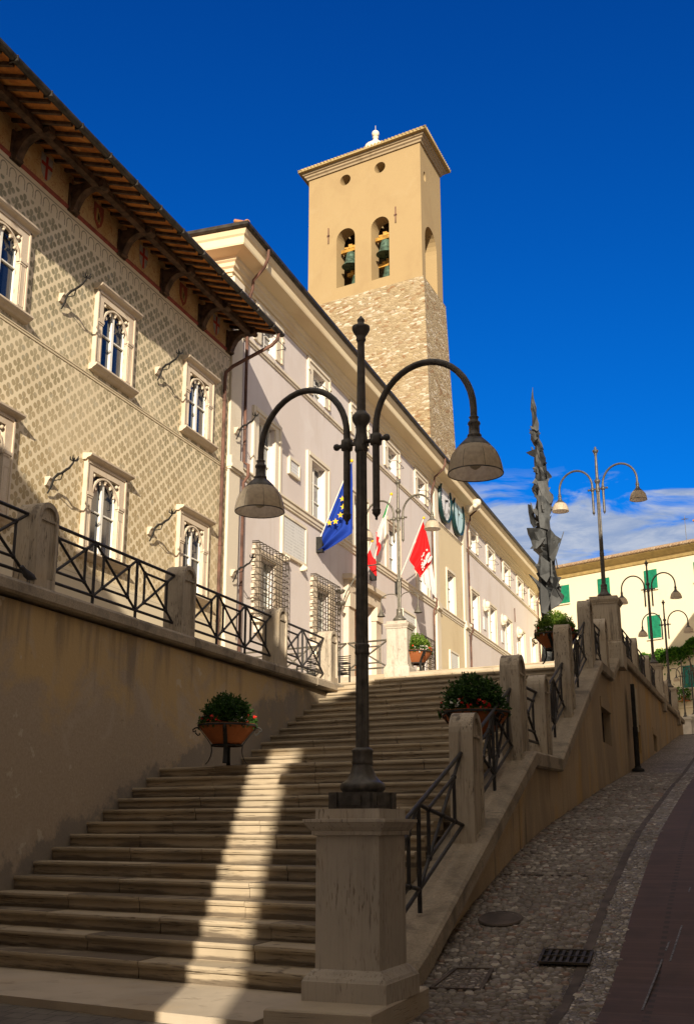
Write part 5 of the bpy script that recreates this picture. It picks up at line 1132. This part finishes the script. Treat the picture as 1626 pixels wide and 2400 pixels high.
# rounded river stones bedded in the near part of the street
def stones_mat():
    n = N('river_stone'); g = n.n('ShaderNodeNewGeometry'); r = g.outputs['Random Per Island']
    c = n.mix(r, (.125,.105,.09), (.24,.215,.185)); c = n.mix(n.ramp(n.math('FRACT', n.math('MULTIPLY', r, 17.3)), .82, .95), c, (.42,.38,.33)); c = n.mix(n.ramp(n.math('FRACT', n.math('MULTIPLY', r, 31.7)), .85, .95), c, (.20,.13,.10))
    c = n.mix(n.ramp(n.noise(n.pos(), .9, 5, .6), .45, .65, 0, .55), c, (.11,.09,.07)); return n.out(c, .6, n.bump(n.noise(n.pos(), 60, 3), .2, .004))
rk = random.Random(17); mb = MB(); y = 7.4
while y < 30:
    gx = .088 if y < 18 else .11; x = -2.93 + rk.uniform(0, .05)
    while x < -1.27:
        px_, py_ = x + rk.uniform(-.02, .02), y + rk.uniform(-.02, .02); edge = px_ > -1.53
        bad = (-1.64 < px_ < -1.51) or (abs(px_-pg.x) < .28 and abs(py_-pg.y) < .22) or ((px_-pm.x)**2 + (py_-pm.y)**2 < .06) or any(abs(py_-q) < .05 and px_ < -1.6 for q in (14.0,17.2,20.2,24.2,28.5)) or (px_ < -2.55 and py_ < 9.55)
        if not bad and rk.random() < .96:
            a_, b_3 = rk.uniform(.034, .056)*gx/.088, rk.uniform(.026, .044)*gx/.088; t_ = rk.uniform(-.5, .5); h_ = rk.uniform(.012, .028); z_ = street(py_); sl = (street(py_+.1)-street(py_-.1))/.2; n_ = 7; rings = []
            for f_, hh in ((1, -.004), (.82, .55), (.45, .93)):
                rings.append([(px_ + a_*f_*math.cos(t_+6.2832*k/n_), py_ + b_3*f_*math.sin(t_+6.2832*k/n_), z_ + sl*b_3*f_*math.sin(t_+6.2832*k/n_) + h_*hh) for k in range(n_)])
            mb.loft(rings, True); mb.add([(px_, py_, z_+h_)] + rings[-1], [[0, k+1, (k+1)%n_+1] for k in range(n_)], True)
        x += gx*rk.uniform(.9, 1.12)
    y += (.072 if y < 18 else .095)
tag(mb.build('cobblestones', stones_mat(), fix=False), 'rounded river stones bedded in the street beside the ramp wall', 'cobblestones', None, 'stuff')
# pigeon at the foot of the nearest post
pb = Vector((-8.50, 11.92, zl(11.9)+.19-.19))
t = thing('pigeon', pb, 'small dark pigeon resting on the coping by the nearest post', 'bird'); mb = MB(); c = pb + Vector((0,0,.10)); rings = []
for s, r_, dz in ((-.17,.004,-.005),(-.13,.018,-.0),(-.07,.045,.0),(0,.058,.005),(.06,.055,.02),(.10,.040,.045),(.13,.030,.07),(.155,.030,.085),(.175,.022,.085),(.19,.008,.08),(.21,.003,.075)):
    rings.append([c + Vector((r_*math.cos(2*math.pi*k/10), -s, dz + r_*math.sin(2*math.pi*k/10))) for k in range(10)])
mb.loft(rings, True, cap=True)
for s in (-1,1): mb.tube([c+Vector((s*.02,0,-.04)), c+Vector((s*.02,.0,-.1)), c+Vector((s*.02,-.04,-.1))], .006, 5)
mb.build('body', plain('pigeon_feather', (.05,.05,.06), .7), t)
# ================================================================ NEIGHBOURING HOUSES (behind and right of the camera, they throw the street into shade)
def house(name, x0, x1, y0, y1, z0, ztop, label, slope=None, ridge=.25):
    t = thing(name, ((x0+x1)/2,(y0+y1)/2,z0), label, 'house', 'houses along the street'); mb = MB(); face_x = x0 if x0 > 0 else x1
    ws = []; y = y0+1.2
    while y < y1-1.6: 
        for z in (z0+1.2, z0+4.6, z0+8.0):
            if z+1.8 < ztop-.8: ws.append((y, y+1.0, z, z+1.7))
        y += 2.9
    s = 1 if face_x == x0 else -1
    wallpan(mb, lambda u, v, w: (face_x - s*w, u, v), y0, y1, z0, ztop, ws, .2)
    o = x1 if face_x == x0 else x0
    mb.quad((face_x,y0,z0),(o,y0,z0),(o,y0,ztop),(face_x,y0,ztop)); mb.quad((face_x,y1,z0),(o,y1,z0),(o,y1,ztop),(face_x,y1,ztop)); mb.quad((o,y0,z0),(o,y1,z0),(o,y1,ztop),(o,y0,ztop))
    mb.build('wall', M['housew'], t)
    mb = MB()
    for a, b, c_, d in ws: mb.box(face_x+s*.14-.02, face_x+s*.14+.02, a, b, c_, d)
    if ws: mb.build('panes', M['glass'], t)
    mb = MB()
    if slope is None:
        xm = (x0+x1)/2; mb.prism([(x0-.1,y0,ztop),(x1+.1,y0,ztop),(xm,y0,ztop+ridge*(x1-x0)/2)], (0,y1-y0,0))
    else: mb.prism([(x1+.02,y0,ztop),(x0,y0,ztop),(x0,y0,ztop+slope*.7),(x0+4,y0,ztop+slope),(x1+.02,y0,ztop+.2)], (0,y1-y0,0))
    mb.build('roof', M['tile'], t); return t
house('townhouse', 1.30, 2.9, -6.95, 3.6, -2.2, 13.15, 'tall house on the right side of the street behind the camera', None, .03)
house('townhouse', 1.35, 9.3, 3.65, 10.3, -1.9, 9.0, 'lower house on the right side of the street', None, .1)
house('townhouse', 1.35, 9.3, 10.35, 13.4, -1.5, 10.3, 'narrow house on the right side of the street', None, .1)
house('townhouse', 1.35, 9.3, 13.45, 25.5, -1.5, 12.4, 'house on the right side of the street opposite the stair landing')
house('townhouse', 1.35, 9.3, 25.55, 44.5, .2, 15.6, 'tallest house on the right side of the street')
house('townhouse', 1.35, 9.3, 44.55, 56, 2.5, 14.9, 'last house on the right side of the street')
house('townhouse', 1.35, 9.3, 56.05, 76, 3.8, 19.3, 'tall house at the top right end of the street')
house('townhouse', -13.5, -1.77, -9.5, .45, -2.6, 13.2, 'house closing the lower square behind the camera', 2.6)
t = thing('shade_block', (0,-6,11.4), 'added unseen block between the two houses, cutting off the sun', 'shade_block'); mb = MB(); mb.box(-1.76,1.29,-6.6,-5.6,11.15,12.75); mb.build('block_body', M['housew'], t); mb = MB(); mb.prism([(-1.76,-6.75,12.76),(1.29,-6.75,12.76),(1.29,-6.1,13.1),(-1.76,-6.1,13.1)], (0,1.3,0)); mb.build('roof', M['tile'], t)  # unseen box added to close the top of the sun gap
# ================================================================ LIGHT, SKY, CAMERA
SUNEL, SUNAZ = R(20), R(18.9)
L = Vector((-math.sin(SUNAZ)*math.cos(SUNEL), math.cos(SUNAZ)*math.cos(SUNEL), -math.sin(SUNEL)))
ld = bpy.data.lights.new('sun', 'SUN'); ld.energy = 4.3; ld.angle = R(.5); ld.color = (1.0, .87, .68)
lo_ = bpy.data.objects.new('sun', ld); COL.objects.link(lo_); lo_.rotation_euler = L.to_track_quat('-Z', 'Y').to_euler(); lo_.location = (20,-40,40)
W = bpy.data.worlds.new('World'); sc.world = W; W.use_nodes = True
n = N(W, True); sky = n.n('ShaderNodeTexSky', sky_type='NISHITA'); sky.sun_disc = False; sky.sun_elevation = SUNEL; sky.sun_rotation = math.atan2(-L.x, -L.y); sky.altitude = 400; sky.air_density = 1.0; sky.dust_density = .3; sky.ozone_density = 3.0
tc = n.n('ShaderNodeTexCoord').outputs['Generated']; D = n.sep(tc); dx, dyy, dz = D[0], D[1], D[2]
gr = n.ramp(dz, .22, .68, 1.0, 0.0, False); col = n.mix(1.0, sky.outputs[0], n.mix(gr, (.003,.140,.405), (.004,.205,.47)), 'MULTIPLY')
# clouds: a low bank beyond the street end, and an unseen bright sheet added sunward and overhead as fill light
mp = n.n('ShaderNodeMapping'); n.put(mp.inputs['Vector'], tc); mp.inputs['Scale'].default_value = (4.2, 4.2, 15.0); mp.inputs['Location'].default_value = (.35, 0, .2)
nz = n.noise(mp.outputs[0], 2.2, 7, .6, .6)
low = n.math('SUBTRACT', n.ramp(nz, .30, .60, 0, 1, False), n.ramp(dz, .225, .318, .0, 1.0)); bank = n.ramp(low, .0, .55)
fill_sheet = n.ramp(n.math('ADD', n.math('SUBTRACT', n.math('MULTIPLY', dz, .95), dyy), n.math('MULTIPLY', n.math('SUBTRACT', nz, .5), .25)), .10, .5)
col = n.mix(n.math('MULTIPLY', bank, .9), col, n.mix(n.ramp(n.noise(mp.outputs[0], 4.5, 6, .65, .4), .35, .68), (1.05, 1.32, 1.85), (1.85, 1.98, 2.2))); col = n.mix(n.math('MULTIPLY', fill_sheet, .92), col, (3.05, 2.7, 2.25))
bg = n.n('ShaderNodeBackground'); n.put(bg.inputs[0], col); bg.inputs[1].default_value = .15
o = n.n('ShaderNodeOutputWorld'); n.nt.links.new(bg.outputs[0], o.inputs[0])
cd = bpy.data.cameras.new('camera'); cam = bpy.data.objects.new('camera', cd); COL.objects.link(cam); cam.location = (0,0,0); cam.rotation_euler = (math.pi/2 + PITCH, 0, AZ)
cd.sensor_fit = 'HORIZONTAL'; cd.sensor_width = 24; cd.lens = FPX*24/1626; cd.clip_start = .1; cd.clip_end = 3000; sc.camera = cam
sc.view_settings.view_transform = 'Standard'; sc.view_settings.look = 'None'; sc.view_settings.exposure = 1.0; sc.view_settings.gamma = 1
sc.cycles.max_bounces = 8
